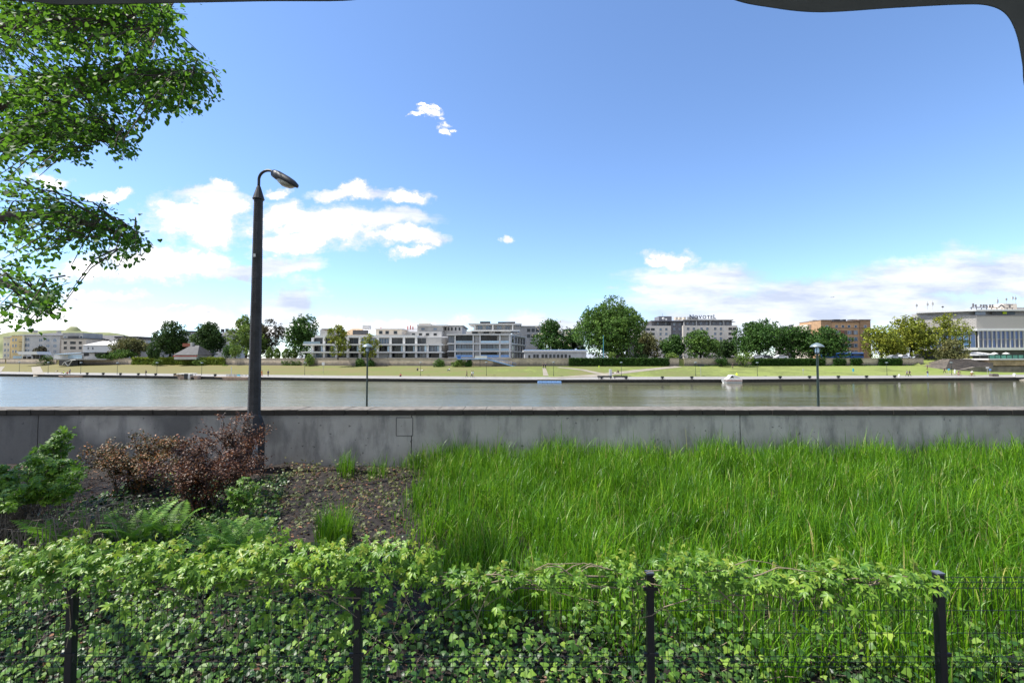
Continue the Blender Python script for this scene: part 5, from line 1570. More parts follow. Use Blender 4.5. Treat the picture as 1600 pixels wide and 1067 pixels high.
# --- hotel
D = 250
b = bld('hotel', 1080, D, 'large pale beige and grey hotel with navy letters on its roof', 'hotel')
part(b, 'side_wing', M_HOTEL, 1000, 1048.5, 509, 560, D + 1, 20, True); part(b, 'tower', M_GREY, 1048.8, 1067.6, 502, 560, D + 3, 20, True)
part(b, 'main_wing', M_HOTEL, 1067.9, 1152, 508.6, 560, D, 20, True); part(b, 'top_storey', M_GREY, 1068, 1143.5, 500.8, 508.5, D + 2, 16)
part(b, 'roof_canopy', M_LGREY, 1067, 1146, 499.3, 500.7, D, 19); part(b, 'canopy_fin', M_LGREY, 1143, 1149.5, 502.3, 503, D + 1, 14)
part(b, 'side_roof', M_GREY, 1017, 1068, 500.8, 502, D + 1, 20); part(b, 'attic', M_GREY, 1018, 1048, 502.1, 508.9, D + 5, 14)
part(b, 'stair_head', M_GREY, 1029.5, 1049.5, 494.2, 500.7, D + 7, 8); part(b, 'roof_screen', M_LGREY, 1074, 1091, 495, 499.2, D + 9, .5)
for px in (1069, 1088.5, 1110, 1131): part(b, 'fin', M_WHITE2, px - .5, px + .5, 500.8, 508.5, D + .6, 1.3)
mb = MB()
for px in (1057.5, 1063.5, 1070): pxb(mb, px - 1.8, px + 1.8, 495.3, 499.8, D + 9, 2.5)
mb.build('ventilator', M_BEIGE, b)
pd = at(1036, 498, D + 6.6); mb = MB(); mb.ball((pd.x, D + 6.2, pd.z), .75, 10, (1, .35, 1)); mb.ball((pd.x + 1.7, D + 6.2, pd.z - .5), .5, 10, (1, .35, 1)); mb.build('dish_antenna', M_WHITE, b, smooth=True)
pd = at(1036, 494, D + 8); MB().tube([(pd.x, D + 9, pd.z), (pd.x, D + 9, pd.z + 1.6)], .06, 5).build('mast', M_DKMET, b)
wins(b, D + 2, (1074, 1083, 1095, 1104.5, 1115.5, 1125.5, 1137), (505.5,), 3.6, 4.6, 'gs')
wins(b, D, (1075, 1084, 1096, 1105, 1117.3, 1126.3), (513.7, 521.4, 529), 4.0, 4.2, 'gs'); wins(b, D, (1117.3, 1126.3), (536.6, 544.5), 4, 4.2, 'gs')
wins(b, D, (1141, 1147.5), (513.7, 521.4, 529, 536.6), 5.4, 3.8, 'dd')
wins(b, D + 3, (1053.5, 1062), (506.5, 514, 521.8, 529.5), 3.6, 4.4, 'gs')
wins(b, D + 1, (1032, 1041), (514.5, 521.8, 529.5, 537), 3.8, 4.4, 'gs'); wins(b, D + 1, (1006, 1012.5, 1020), (514.5, 521.8), 5.6, 3.8, 'dd'); wins(b, D + 5, (1028, 1040), (505.6,), 3, 3.6, 'gs')

def letters(root, txt, px0, px1, ybase, cap, D, m, big=None, depth=.12):
    """raised letters, each its own part, drawn from the built-in font; cap = capital height in px"""
    sc_ = 1.0
    objs = []
    for i, ch in enumerate(txt):
        cu = bpy.data.curves.new('letter', 'FONT'); cu.body = ch; cu.extrude = .04; cu.size = 1.0; cu.resolution_u = 3; cu.offset = .022
        tmp = bpy.data.objects.new('tmp', cu); col.objects.link(tmp)
        bpy.context.view_layer.update()
        me = bpy.data.meshes.new_from_object(tmp.evaluated_get(bpy.context.evaluated_depsgraph_get()))
        bpy.data.objects.remove(tmp)
        co = np.array([v.co for v in me.vertices])
        co[:, 0] *= 1.0
        objs.append((me, co))
    hcap = max(c[:, 1].max() for _, c in objs) * .98
    k = cap / F * D / hcap
    widths = [(c[:, 0].max() - c[:, 0].min()) * (big[i] if big else 1) for i, (_, c) in enumerate(objs)]
    Wt = (px1 - px0) / F * D
    gap = max(0.02, (Wt - sum(widths) * k) / max(1, len(txt) - 1))
    squeeze = .84 * Wt / (sum(widths) * k); gap = .16 * Wt / max(1, len(txt) - 1)
    p0 = at(px0, ybase, D); x = p0.x; off = absloc(root)
    for i, (me, c) in enumerate(objs):
        s = big[i] if big else 1.0
        mn = c[:, 0].min(); z0 = c[:, 1].min()
        for v in me.vertices:
            X_, Y_, Z_ = v.co
            v.co = (x + (X_ - mn) * k * s * squeeze - off.x, D - Z_ * depth / .04 - off.y, p0.z + (Y_ - z0) * k * s - off.z)
        me.materials.clear(); me.materials.append(m)
        link('letter', me, root)
        x += widths[i] * k * squeeze + gap
sg = thing('roof_sign', (at(1098, 498, D + 1).x, D + 1, at(1098, 498.6, D).z), 'navy roof lettering standing along the hotel roof edge', 'sign')
letters(sg, 'NOVOTEL', 1077.5, 1119, 498.0, 5.0, D + 1, M_LETTER, big=[1.22, 1, 1, 1, 1, 1, 1.22])
mb = MB(); pxb(mb, 1077, 1120, 498.2, 498.6, D + 1.2, .15)
for px in range(1079, 1120, 6): pxb(mb, px - .2, px + .2, 498.6, 499.4, D + 1.3, .15)
mb.build('sign_rail', M_DKMET, sg)

# plinth and monument by the poplar
p = at(990, 560, 168); o = thing('monument', (p.x, 168, STREET), 'pale stepped stone monument base beneath the poplar', 'monument')
for (x0, x1, y0, y1, dd) in ((977, 1002, 557, 560.5, 0), (979, 998, 554.5, 556.95, .6), (981, 990, 541, 554.45, 1.2)): part(o, 'stone_step', M_LGREY, x0, x1, y0, y1, 168 + dd, 4 - dd)
pt = at(985, 541, 170); mb = MB(); mb.lathe((pt.x, 170, pt.z + .002), [(.9, 0), (.8, .5), (.55, 1.4), (.6, 2.0), (.35, 2.5), (.3, 3.0), (.02, 3.2)], 10); mb.build('statue', M_STONE_D, o, smooth=True)
part(o, 'dark_block', M_STONE_D, 962, 976.8, 552.5, 560.5, 169, 3)
p = at(943, 560, 158); o = thing('flag_pole', (p.x, 158, STREET), 'thin blue-green pole in front of the huge poplar', 'pole')
MB().lathe((p.x, 158, STREET), [(.16, 0), (.13, 4), (.09, at(943, 524, 158).z - STREET)], 8).build('shaft', mat('teal_pole', (.05, .22, .30), .5), o)
MB().ball((p.x, 158, at(943, 524, 158).z + .1), .14, 8).build('finial', M_DKMET, o)

# --- ochre building
D = 215
b = bld('ochre_building', 1322, D, 'tall ochre brick apartment building with dark window bands', 'apartment building')
part(b, 'wall', M_ORANGE, 1284, 1299.5, 500.5, 560, D, 16, True); part(b, 'middle_wall', M_ORANGE_L, 1299.7, 1345, 502.8, 560, D + .4, 15, True); part(b, 'end_wall', M_ORANGE, 1345.2, 1360, 500, 560, D, 16, True)
part(b, 'cornice', M_BROWN, 1283.5, 1300, 499.6, 500.4, D - .6, 17); part(b, 'cornice', M_BROWN, 1300.2, 1345, 501.8, 502.7, D - .5, 16); part(b, 'cornice', M_BROWN, 1342.5, 1361, 499.1, 499.9, D - .7, 17)
part(b, 'string_course', M_BROWN, 1284, 1360, 512.1, 512.7, D - .2, .19); part(b, 'gable_wall', M_BEIGE, 1263, 1283.8, 507, 560, D + 7, 12, True)
part(b, 'stack', M_LGREY, 1270, 1276.5, 500, 506.9, D + 10, 3); part(b, 'stack', M_BEIGE, 1264, 1269, 504, 506.9, D + 10, 3)
for (x0, x1) in ((1303, 1313), (1318, 1322), (1331, 1339)): part(b, 'roof_plant', M_DKMET, x0, x1, 499, 501.7, D + 6, 3)
for y in (519.5, 529.8, 539.8, 550.5): part(b, 'window_band', M_BROWN, 1304, 1340.5, y - 3.3, y + 3.3, D + .25, .14)
wins(b, D + .4, (1307, 1317, 1326.5, 1337), (510,), 4.4, 4, 'ws'); wins(b, D, (1292, 1352), (510,), 4.4, 4, 'ws')
wins(b, D + .25, (1307.5, 1327, 1337), (519.5,), 5.6, 5.6, 'ws'); wins(b, D + .25, (1307.5, 1317.5, 1327.5, 1337), (529.8, 539.8, 550.5), 5, 5.6, 'ws'); wins(b, D, (1293, 1351), (520, 530), 4.4, 4.6, 'ws')
part(b, 'brown_shutter', M_TILE, 1314, 1319, 517, 522.5, D + .1, .14)
b = bld('house', 1248, 240, 'grey-roofed terrace showing just above the maples')
part(b, 'wall', M_LGREY, 1232, 1262, 512, 560, 240, 12, True); mb = MB(); hip(mb, 1231, 1263, 508.4, 511.9, 0, 239.5, 13, .1); pxb(mb, 1236, 1240, 507.3, 510.5, 244, 2); pxb(mb, 1252, 1255, 506.8, 510.5, 244, 2); mb.build('roof', M_DGREY, b)
wins(b, 240, (1240, 1250), (518,), 4, 4, 'ws')

# --- department store
D = 182
S = bld('department_store', 1560, D, 'big modernist department store with blue glazing under a pale tiled band', 'department store')
cA = at(1527, 560, D); cB = at(1700, 560, D - 2); cC = at(1433, 560, D + 9)
foot = [(cC.x, cC.y), (cA.x, cA.y), (cB.x, cB.y), (cB.x, cB.y + 40), (cC.x * (cC.y + 40) / cC.y + 2, cC.y + 40)]
def zz_(y): return at(1560, y, D).z
def inset(k):
    return [(cC.x - k * .3, cC.y - k), (cA.x - k * .25, cA.y - k), (cB.x, cB.y - k), (cB.x, cB.y + 40), (cC.x * (cC.y + 40) / cC.y + 2 - k * .3, cC.y + 40)]
m, t, bs = newmat('pale_perforated_tiles')
co = t.n('ShaderNodeTexCoord').outputs['Object']; sx = t.n('ShaderNodeSeparateXYZ'); t.l(co, sx.inputs[0]); cb = t.n('ShaderNodeCombineXYZ'); t.l(sx.outputs['X'], cb.inputs[0]); t.l(sx.outputs['Z'], cb.inputs[1])
br = t.n('ShaderNodeTexBrick'); br.inputs['Scale'].default_value = 1; br.inputs['Brick Width'].default_value = .9; br.inputs['Row Height'].default_value = .55; br.inputs['Mortar Size'].default_value = .09
br.inputs['Color1'].default_value = (.56, .52, .47, 1); br.inputs['Color2'].default_value = (.48, .45, .41, 1); br.inputs['Mortar'].default_value = (.27, .25, .24, 1); t.l(cb.outputs[0], br.inputs['Vector']); t.l(br.outputs['Color'], bs.inputs['Base Color']); bs.inputs['Roughness'].default_value = .8
M_TILES = m
MB().prism(inset(-1.5), STREET - .2, zz_(547.2)).build('ground_floor', M_DGREY, S)
MB().prism(inset(.5), zz_(547), zz_(543.2)).build('lower_slab', M_WHITE, S)
MB().prism(inset(-.15), zz_(543.1), zz_(517.1)).build('glazed_wall', M_DKMET, S)
MB().prism(inset(.5), zz_(517), zz_(513.3)).build('white_band', M_WHITE, S)
MB().prism(inset(.3), zz_(513.2), zz_(494)).build('tiled_band', M_TILES, S)
MB().prism(inset(.6), zz_(493.9), zz_(492.7)).build('terrace_edge', M_GREY, S)
MB().prism(inset(-3), zz_(492.6), zz_(486.2)).build('terrace_storey', M_WHITE2, S)
MB().prism(inset(.45), zz_(486.1), zz_(483.6)).build('roof', M_WHITE, S)
pA, pB = Vector((cA.x, cA.y)), Vector((cB.x, cB.y)); pC = Vector((cC.x, cC.y))
def along(a, e_, n, z, h, w, style, k=0):
    ang = math.atan2(e_.y - a.y, e_.x - a.x)
    for i in range(n):
        q = a.lerp(e_, (i + .5) / n); window(S, (q.x, q.y + k, z), w, h, style, ang)
hgl = zz_(517.4) - zz_(543)
Lw = (pB - pA).length
along(pA + Vector((.6, 0)), pB, 24, zz_(530), zz_(517.4) - zz_(530), Lw / 24 - .35, 'gm', .1)
along(pA + Vector((.6, 0)), pB, 24, zz_(543), zz_(530.3) - zz_(543), Lw / 24 - .35, 'gm', .1)
along(pC, pA, 9, zz_(543), hgl, (pA - pC).length / 9 - .4, 'gm', .1)
for i in range(25):
    q = (pA + Vector((.6, 0))).lerp(pB, i / 24); MB().box(q.x - .12, q.x + .12, q.y - .35, q.y + .05, zz_(543.05), zz_(517.1)).build('mullion', M_WHITE2, S)
part(S, 'stair_head', M_BEIGE, 1568, 1589, 474.5, 483.4, D + 8, 6); part(S, 'roof_hut', M_LGREY, 1589.5, 1604, 480, 483.4, D + 8, 6); part(S, 'yellow_tarpaulin', M_HIVIS, 1567, 1573, 487.4, 490.4, D + .8, .1)
part(S, 'terrace_glass', G_SKY, 1524, 1540, 487.2, 492, D + 1.0, .1); part(S, 'terrace_glass', G_DARK, 1550, 1586, 487, 491.5, D + 1.0, .1)
def mast(px, y0, y1, D_, thick=.16):
    a_, e_ = at(px, y1, D_), at(px, y0, D_); mb = MB(); mb.tube([(a_.x, D_, a_.z), (a_.x, D_, e_.z)], .07, 6)
    for k in range(3): mb.box(a_.x - .28, a_.x + .28, D_ - .2, D_ + .2, e_.z - (.2 + k * .1) * (e_.z - a_.z) - .35, e_.z - (.2 + k * .1) * (e_.z - a_.z))
    mb.build('antenna_mast', M_LGREY, S)
for (px, y0, y1, dd) in ((1432.5, 473.5, 484.4, 16), (1449.5, 471, 484.4, 16), (1457.5, 470, 484.4, 17), (1473, 477, 483.5, 10), (1559, 464, 483.4, 6), (1572.5, 464, 474.4, 10), (1582.5, 461, 474.4, 10), (1587, 462, 474.4, 11)): mast(px, y0, y1, D + dd)
sg = thing('roof_sign', (at(1545, 480, D + 4).x, D + 4, zz_(483.5)), 'grey block lettering on the department store roof', 'sign')
letters(sg, 'JUBILAT', 1517, 1583, 480.6, 4.6, D + 4, M_LETTERG)
mb = MB(); pxb(mb, 1516, 1584, 480.7, 481.2, D + 4.1, .2)
for px in range(1518, 1584, 8): pxb(mb, px - .25, px + .25, 481.2, 483.5, D + 4.15, .2)
mb.build('sign_rail', M_DKMET, sg)

# --- steps, terrace and stalls by the store
zb_ = at(1560, 583.5, 150).z
o = thing('bank_wall', (at(1545, 580, 150).x, 150, zb_), 'low rough grey stone wall at the foot of the steps', 'wall')
poly = [at(x_, y_, 150) for x_, y_ in ((1470, 584.5), (1700, 586), (1700, 573), (1560, 573.3), (1524, 573.0), (1505, 577), (1470, 582.5))]
MB().slab_xz([(p.x, p.z) for p in poly], 150, 151).build('wall_body', M_STONE_D, o)
o = thing('stone_steps', (at(1515, 575, 153).x, 153, zb_), 'weathered dark stone steps climbing the bank to the store', 'steps')
mb = MB()
zs0, zs1 = at(1515, 575, 152).z, STREET
for k in range(14):
    q = k / 13; z = zs0 + (zs1 - zs0) * q; y = 151.2 + 12 * q
    mb.box(at(1478 + 6 * q, 570, y).x, at(1552, 570, y).x, y, y + 14 - 11 * q, z - .6, z)
mb.build('flight', M_STONE_D, o)
o = thing('terrace', (at(1575, 570, 158).x, 158, 1.0), 'sandstone terrace with a white slab and green glass railing', 'terrace')
part(o, 'wall', M_SAND, 1546, 1700, 562.4, 571.5, 158, 10); part(o, 'slab', M_WHITE, 1545, 1702, 560.2, 562.3, 157.3, 11); part(o, 'railing', M_GRNRAIL, 1545.5, 1700, 554.8, 560.1, 157.5, .08)
mb = MB()
for px in range(1546, 1700, 9): pxb(mb, px - .3, px + .3, 554.2, 560.1, 157.4, .08)
pxb(mb, 1545, 1701, 554.2, 554.7, 157.38, .1); mb.build('rail_post', M_GREENMET, o)
o = bld('market_stall', 1526, 176, 'white stall canopy over dark counters at the top of the steps', 'stall')
a_, e_ = at(1503, 556, 174), at(1546, 551.5, 174)
MB().add([(a_.x, 172, a_.z), (e_.x, 172, a_.z + .3), (e_.x, 178, e_.z + .2), (a_.x, 178, e_.z), (a_.x, 172, a_.z + .25), (e_.x, 172, a_.z + .55), (e_.x, 178, e_.z + .45), (a_.x, 178, e_.z + .25)], [(0, 3, 2, 1), (4, 5, 6, 7), (0, 1, 5, 4), (1, 2, 6, 5), (2, 3, 7, 6), (3, 0, 4, 7)]).build('canopy', M_WHITE, o)
mb = MB()
for px in (1504, 1518, 1531, 1545): p = at(px, 558, 172.5); mb.tube([(p.x, 172.5, STREET), (p.x, 172.5, a_.z)], .08, 6)
mb.build('post', M_LGREY, o)
part(o, 'counter', M_DGREY, 1508, 1540, 557, 560.5, 177, 1); part(o, 'green_sign', M_HIVIS, 1514, 1519.5, 558, 559.9, 172.3, .1)
for (px, lab) in ((1554, 'white parasol on the store terrace nearer the steps'), (1572, 'white parasol on the store terrace farther from the steps')):
    p = at(px, 558, 163); o = thing('parasol', (p.x, 163, 3.5), lab, 'parasol', 'parasols on the store terrace')
    zt_ = at(px, 550.6, 163).z
    MB().tube([(p.x, 163, 3.0), (p.x, 163, zt_)], .04, 6).build('pole', M_WHITE, o)
    MB().lathe((p.x, 163, zt_ - .5), [(1.0, 0), (.98, .05), (.5, .3), (.03, .52)], 8).build('canopy', M_WHITE, o)

#=====SMALL=====
# --- tram and cars on the far street
p = at(1318, 560, 200); o = thing('tram', (p.x, 200, STREET), 'blue and white tram passing in front of the ochre building', 'tram')
for (x0, x1) in ((1288, 1307), (1307.8, 1329), (1329.8, 1350)):
    a_, e_ = at(x0, 560, 200).x, at(x1, 560, 200).x
    c = MB().box(a_, e_, 200, 202.4, STREET + .35, STREET + 2.6).build('car_body', M_BLUE, o, bevel=.12)
    MB().box(a_ + .15, e_ - .15, 199.97, 202.43, STREET + 1.35, STREET + 2.15).build('window_strip', G_DARK, c)
    MB().box(a_ + .1, e_ - .1, 200.1, 202.3, STREET + 2.6, STREET + 2.95).build('roof', mat('pale_tram_roof', (.5, .58, .72), .5), c)
    mb = MB()
    for q in (.2, .8):
        mb.tube([(a_ + (e_ - a_) * q, 199.98, STREET + .35), (a_ + (e_ - a_) * q, 202.42, STREET + .35)], .34, 12)
    mb.build('wheel', M_TYRE, c)
def make_car(m, label):
    o = thing('parked_car', (0, 0, 0), label, 'car', 'cars on the far street')
    prof_c = [(-2.1, .35), (2.1, .35), (2.15, .75), (1.95, .9), (1.1, .98), (.55, 1.42), (-.9, 1.45), (-1.6, 1.02), (-2.1, .92)]
    MB().slab_xz(prof_c, -.85, .85).build('body', m, o, bevel=.06)
    MB().slab_xz([(1.0, 1.0), (.52, 1.37), (-.86, 1.39), (-1.45, 1.02)], -.86, .86).build('window', G_DARK, o)
    for (x, y) in ((-1.3, -.78), (1.3, -.78), (-1.3, .78), (1.3, .78)):
        mb = MB(); mb.tube([(x, y - .1, .33), (x, y + .1, .33)], .33, 14); mb.build('wheel', M_TYRE, o)
    for y in (-.6, .6): MB().box(2.13, 2.17, y - .18, y + .18, .62, .76).build('headlight', M_WHITE, o)
    return o
M_CARW = mat('white_car_paint', (.7, .7, .7), .3); M_CARD = mat('dark_car_paint', (.05, .055, .07), .3); M_CARS = mat('silver_car_paint', (.4, .42, .45), .3, metal=.4)
cw = make_car(M_CARW, 'white car on the far street above the pale hanging bush')
cars = [(1182, 163, cw, None), (1197, 164, make_car(M_CARD, 'dark car just past the pale hanging bush'), None), (1220, 163.5, cw, 'white car above the ivy under the maples'),
        (1397, 166, make_car(M_CARS, 'silver car under the yellow-green trees'), None), (1412, 167, cw, 'white car under the tallest yellow-green tree')]
used = set()
for (px, D_, src, lab) in cars:
    c = src if id(src) not in used else copy_tree(src)
    used.add(id(src)); c.location = (at(px, 560, D_).x, D_, STREET)
    if lab: c['label'] = lab

# --- boats
def hull(x0, x1, D, zw, h, bw=1.1, rake=.8):
    L_ = x1 - x0; vs, fs = [], []
    st = [(-.5, .12, .6), (-.46, .55, .3), (-.3, .95, 0), (.2, 1, 0), (.44, .9, 0), (.5, .82, .05)]
    for (q, wf, lift) in st:
        x = (x0 + x1) / 2 + q * L_
        for s in (-1, 1):
            vs += [(x, D + s * bw * wf, zw + h * (1 + .25 * lift)), (x + (rake * lift), D + s * bw * wf * .7, zw - .15 + lift * h * .5)]
    for i in range(len(st) - 1):
        a, e = 4 * i, 4 * i + 4
        fs += [(a, a + 1, e + 1, e), (a + 3, a + 2, e + 2, e + 3), (a + 1, a + 3, e + 3, e + 1), (a + 2, a, e, e + 2)]
    fs += [(0, 2, 3, 1), (len(vs) - 4, len(vs) - 3, len(vs) - 1, len(vs) - 2)]
    return vs, fs
def bankD(px):
    for Y in np.arange(90, 260, .25):
        X = (px - CX) / F * Y
        if Y >= B(X): return float(Y)
    return 120.0
D = bankD(298) - 2.2; xa, xb = at(277.5, 590, D).x, at(311, 590, D).x
o = thing('tour_boat', ((xa + xb) / 2, D, WATER), 'wooden tour boat with a white canopy moored at the far quay', 'boat')
mb = MB(); mb.add(*hull(xa, xb, D, WATER, 1.0)); hl = mb.build('hull', M_HULL, o)
zc_ = at(300, 583.3, D).z
MB().box(at(296, 0, D).x, at(319.5, 0, D).x, D - 1.1, D + 1.1, zc_ - .2, zc_).build('canopy', M_WHITE, o, bevel=.05)
mb = MB()
for px in (298, 304, 311, 317):
    for s in (-1, 1): mb.tube([(at(px, 0, D).x, D + s * .95, WATER + .7), (at(px, 0, D).x, D + s * .95, zc_ - .2)], .05, 5)
mb.build('canopy_post', M_DKMET, o)
MB().box(at(290, 0, D).x, at(307, 0, D).x, D - .7, D + .7, WATER + 1.0, WATER + 1.35).build('bench_seat', M_TAN, o)
MB().box(at(307.5, 0, D).x, at(313, 0, D).x, D - 1.25, D + .6, WATER + .1, WATER + 1.7).build('outboard_housing', M_BLACK, o, bevel=.08)
MB().box(at(313.3, 0, D).x, at(316.5, 0, D).x, D - 1.2, D + .2, WATER + .1, WATER + 1.5).build('white_locker', M_WHITE, o, bevel=.05)
MB().lathe((at(319, 0, D).x, D - .5, WATER), [(.5, .0), (.62, .35), (.5, .8), (.2, .9)], 10).build('fender', M_TYRE, o)
D = bankD(368) - 2.2; xa, xb = at(347, 590, D).x, at(389, 590, D).x
o = thing('barge', ((xa + xb) / 2, D, WATER), 'low pinkish barge with white display panels, half behind the lamp pole', 'boat')
mb = MB(); mb.add(*hull(xa, xb, D, WATER, .75)); mb.build('hull', M_HULL, o)
for (x0, x1, m) in ((353, 357.5, M_WHITE), (358, 361, M_WHITE2), (361.4, 365, M_WHITE), (365.4, 369.8, M_WHITE2), (370.3, 375, M_CYAN), (375.5, 380, M_WHITE), (382, 386, M_WHITE)):
    part(o, 'display_panel', m, x0, x1, 584.4 if x0 < 370 else 585, 590.3 if x0 < 370 else 587.5, D - .3, .1)
MB().box(at(352, 0, D).x, at(387, 0, D).x, D - .8, D + .8, WATER + .76, WATER + .9).build('deck', M_TAN, o)
p = at(361.5, 580, D); MB().tube([(p.x, D, WATER + .8), (p.x, D, at(361, 573, D).z)], [.12, .08], 6).build('mast', M_WHITE, o)
D = bankD(110) - 1.6; xa, xb = at(92, 590, D).x, at(131, 590, D).x
o = thing('rowing_boat', ((xa + xb) / 2, D, WATER), 'long low brownish boat lying at the quay near the ramp', 'boat')
mb = MB(); mb.add(*hull(xa, xb, D, WATER, .45, .9, 1.5)); mb.build('hull', M_HULL, o)
mb = MB(); mb.box(xa + 2, xb - .5, D - .8, D + .8, WATER + .46, WATER + .52); mb.build('deck', M_BROWN, o)
D = bankD(1142) - 1.7; xa, xb = at(1127, 590, D).x, at(1157, 590, D).x
o = thing('motor_yacht', ((xa + xb) / 2, D, WATER), 'small white motor yacht with a cabin moored at the far quay', 'boat')
mb = MB(); mb.add(*hull(xa, xb, D, WATER, .85, 1.15, .9)); mb.build('hull', M_WHITE, o)
MB().slab_xz([(xa + 1.0, WATER + .86), (xb - .2, WATER + .86), (xb - .7, WATER + 1.5), (xb - 1.9, WATER + 1.95), (xa + 2.1, WATER + 1.95), (xa + 1.6, WATER + 1.35)], D - .85, D + .85).build('cabin', M_WHITE, o, bevel=.08)
MB().slab_xz([(xa + 1.75, WATER + 1.3), (xb - 2.0, WATER + 1.3), (xb - 2.3, WATER + 1.75), (xa + 2.2, WATER + 1.75)], D - .87, D + .87).build('window', G_DARK, o)
MB().box(xa + .2, xb - .1, D - 1.17, D - 1.12, WATER + .55, WATER + .65).build('red_stripe', M_RED, o)
MB().lathe((at(1140.5, 0, D).x, D, WATER + 1.95), [(.32, 0), (.2, .2), (.03, .55)], 8).build('yellow_cover', M_HIVIS, o)
D = bankD(859) - 1.2; a_, e_ = at(840, 590, D).x, at(877, 590, D).x
o = thing('pontoon', ((a_ + e_) / 2, D, WATER), 'bright blue floating pontoon at the far quay', 'pontoon')
n_ = 5
for k in range(n_):
    x0 = a_ + (e_ - a_) * k / n_
    MB().box(x0 + .03, x0 + (e_ - a_) / n_ - .03, D - .8, D + .8, WATER - .1, WATER + .42).build('float', M_LBLUE, o, bevel=.05)

# --- quay furniture
def put(o, P): o.location = P
bol = thing('bollard', (0, 0, 0), 'black mooring bollard on the far quay edge', 'bollard', 'bollards along the far quay')
MB().lathe((0, 0, 0), [(.42, 0), (.40, .08), (.24, .1), (.22, .45), (.38, .5), (.40, .66), (.2, .74)], 12).build('post', M_BLACK, bol)
MB().tube([(-.5, 0, .4), (.5, 0, .4)], .08, 8).build('cross_pin', M_BLACK, bol)
first = True
for px in (136, 161, 188, 216, 243, 273, 336, 940, 978, 1035, 1081, 1219, 1265, 1310, 1354, 1398):
    D = bankD(px) + .9
    c = bol if first else copy_tree(bol)
    first = False; c.location = (at(px, 590, D).x, D, QUAY)
lam = thing('bank_lamp', (0, 0, 0), 'thin dark lamp post on the far grass bank', 'street lamp', 'lamp posts along the far bank')
MB().lathe((0, 0, 0), [(.09, 0), (.08, .4), (.055, .45), (.04, 3.7)], 8).build('pole', M_GREENMET, lam)
MB().lathe((0, 0, 3.62), [(.05, 0), (.42, .06), (.40, .10), (.22, .2), (.03, .26)], 12).build('lamp_shade', M_SHADE, lam)
first = True
for px, py in ((30, 581), (75, 583), (126, 584), (183, 585), (245, 585), (315, 586), (476, 586), (657, 587), (760, 587), (865, 587.5), (971, 587.5), (1087, 587.5), (1183.5, 587.5), (1386, 586.5), (1487, 586)):
    P = hit(px, py); c = lam if first else copy_tree(lam)
    first = False; c.location = P
bn = thing('bench', (0, 0, 0), 'dark bench at the quay, on the near side of the white column', 'bench', 'benches at the quay')
MB().box(-1.8, 1.8, -.25, .25, .40, .47).build('seat', M_BLACK, bn); MB().box(-1.8, 1.8, .26, .32, .5, .85).build('backrest', M_BLACK, bn)
for s in (-1.5, 1.5): MB().box(s - .06, s + .06, -.22, .22, 0, .395).build('leg', M_BLACK, bn)
D = bankD(946) + 2; bn.location = (at(945, 590, D).x, D, QUAY)
c = copy_tree(bn); c.location = (at(970, 590, D).x, D, QUAY)
bn['label'] = 'dark bench at the quay between the pontoon and the white column'; c['label'] = 'dark bench at the quay on the yacht side of the white column'
D = bankD(954) + 3.2; P = at(954, 590, D)
o = thing('info_column', (P.x, D, QUAY), 'tall white information column between two dark quay benches', 'column')
MB().box(P.x - .34, P.x + .34, D - .15, D + .15, QUAY, at(954, 577, D).z).build('panel', M_WHITE, o, bevel=.02); MB().box(P.x - .45, P.x + .45, D - .3, D + .3, QUAY - .05, QUAY + .08).build('foot', M_LGREY, o)
def sign(px, y0, y1, ybase, wpx, m, label, name='bank_sign', round_=False):
    P = hit(px, ybase); D = P.y; zt_ = at(px, y0, D).z; zb = at(px, y1, D).z; w = wpx / F * D
    o = thing(name, tuple(P), label, 'sign')
    MB().tube([(P.x, D, P.z - .1), (P.x, D, zt_)], .05, 6).build('post', M_LGREY, o)
    MB().box(P.x - w / 2, P.x + w / 2, D - .11, D - .06, zb, zt_).build('board', m, o, bevel=.01)
    return o
sign(505, 566, 570.5, 584, 4.2, M_WHITE, 'white square sign on a post below the terraced flats')
sign(1255, 576.5, 578.5, 586, 2.2, M_WHITE, 'small white sign on the grass near the promenade lamp')
sign(1333, 575.8, 580.5, 585, 2.8, M_CYAN, 'light blue sign on the grass under the ivy patches')
sign(1482.5, 575.8, 578.5, 583.5, 3.4, M_CYAN, 'pale blue sign by the foot of the stone steps')
sign(1543, 573.2, 575.5, 585.5, 5, M_WHITE, 'white arrow board before the low stone wall')
sign(1547, 576.2, 579, 587.5, 3.4, M_LBLUE, 'blue street sign standing close to the white arrow board')
sign(1095, 569, 572.5, 588, 10, M_GREENMET, 'dark green notice board by the opening in the wall', 'notice_board')
for (px, yt, yb, w, lab) in ((1405, 584.8, 589.5, 2.6, 'white litter box on the quay under the yellow trees'), (1492, 577.5, 583.5, 2.4, 'white slim column by the stone steps'), (1585, 583.5, 588.5, 3.6, 'white tub on the quay by the low stone wall')):
    P = hit(px, yb); h = at(px, yt, P.y).z - P.z; r = w / F * P.y / 2
    o = thing('white_box', tuple(P), lab, 'box'); MB().lathe(tuple(P), [(r * .8, 0), (r, .1), (r, h * .85), (r * .6, h)], 10).build('shell', M_WHITE, o); MB().lathe((P.x, P.y, P.z + h + .001), [(r * .7, 0), (r * .5, .08)], 10).build('lid', M_LGREY, o)
P = hit(1553, 588); o = thing('stone_block', tuple(P), 'brown square stone block on the grass by the low stone wall', 'stone block')
MB().box(P.x - .95, P.x + .95, P.y - .5, P.y + .5, P.z - .1, P.z + .7).build('block', M_STONE_D, o, bevel=.1); MB().box(P.x - .8, P.x + .8, P.y - .4, P.y + .4, P.z + .7, P.z + .78).build('cap', M_BROWN, o)
P = hit(936, 575); o = thing('marker_post', tuple(P), 'short yellow post at the dark clipped ivy', 'post')
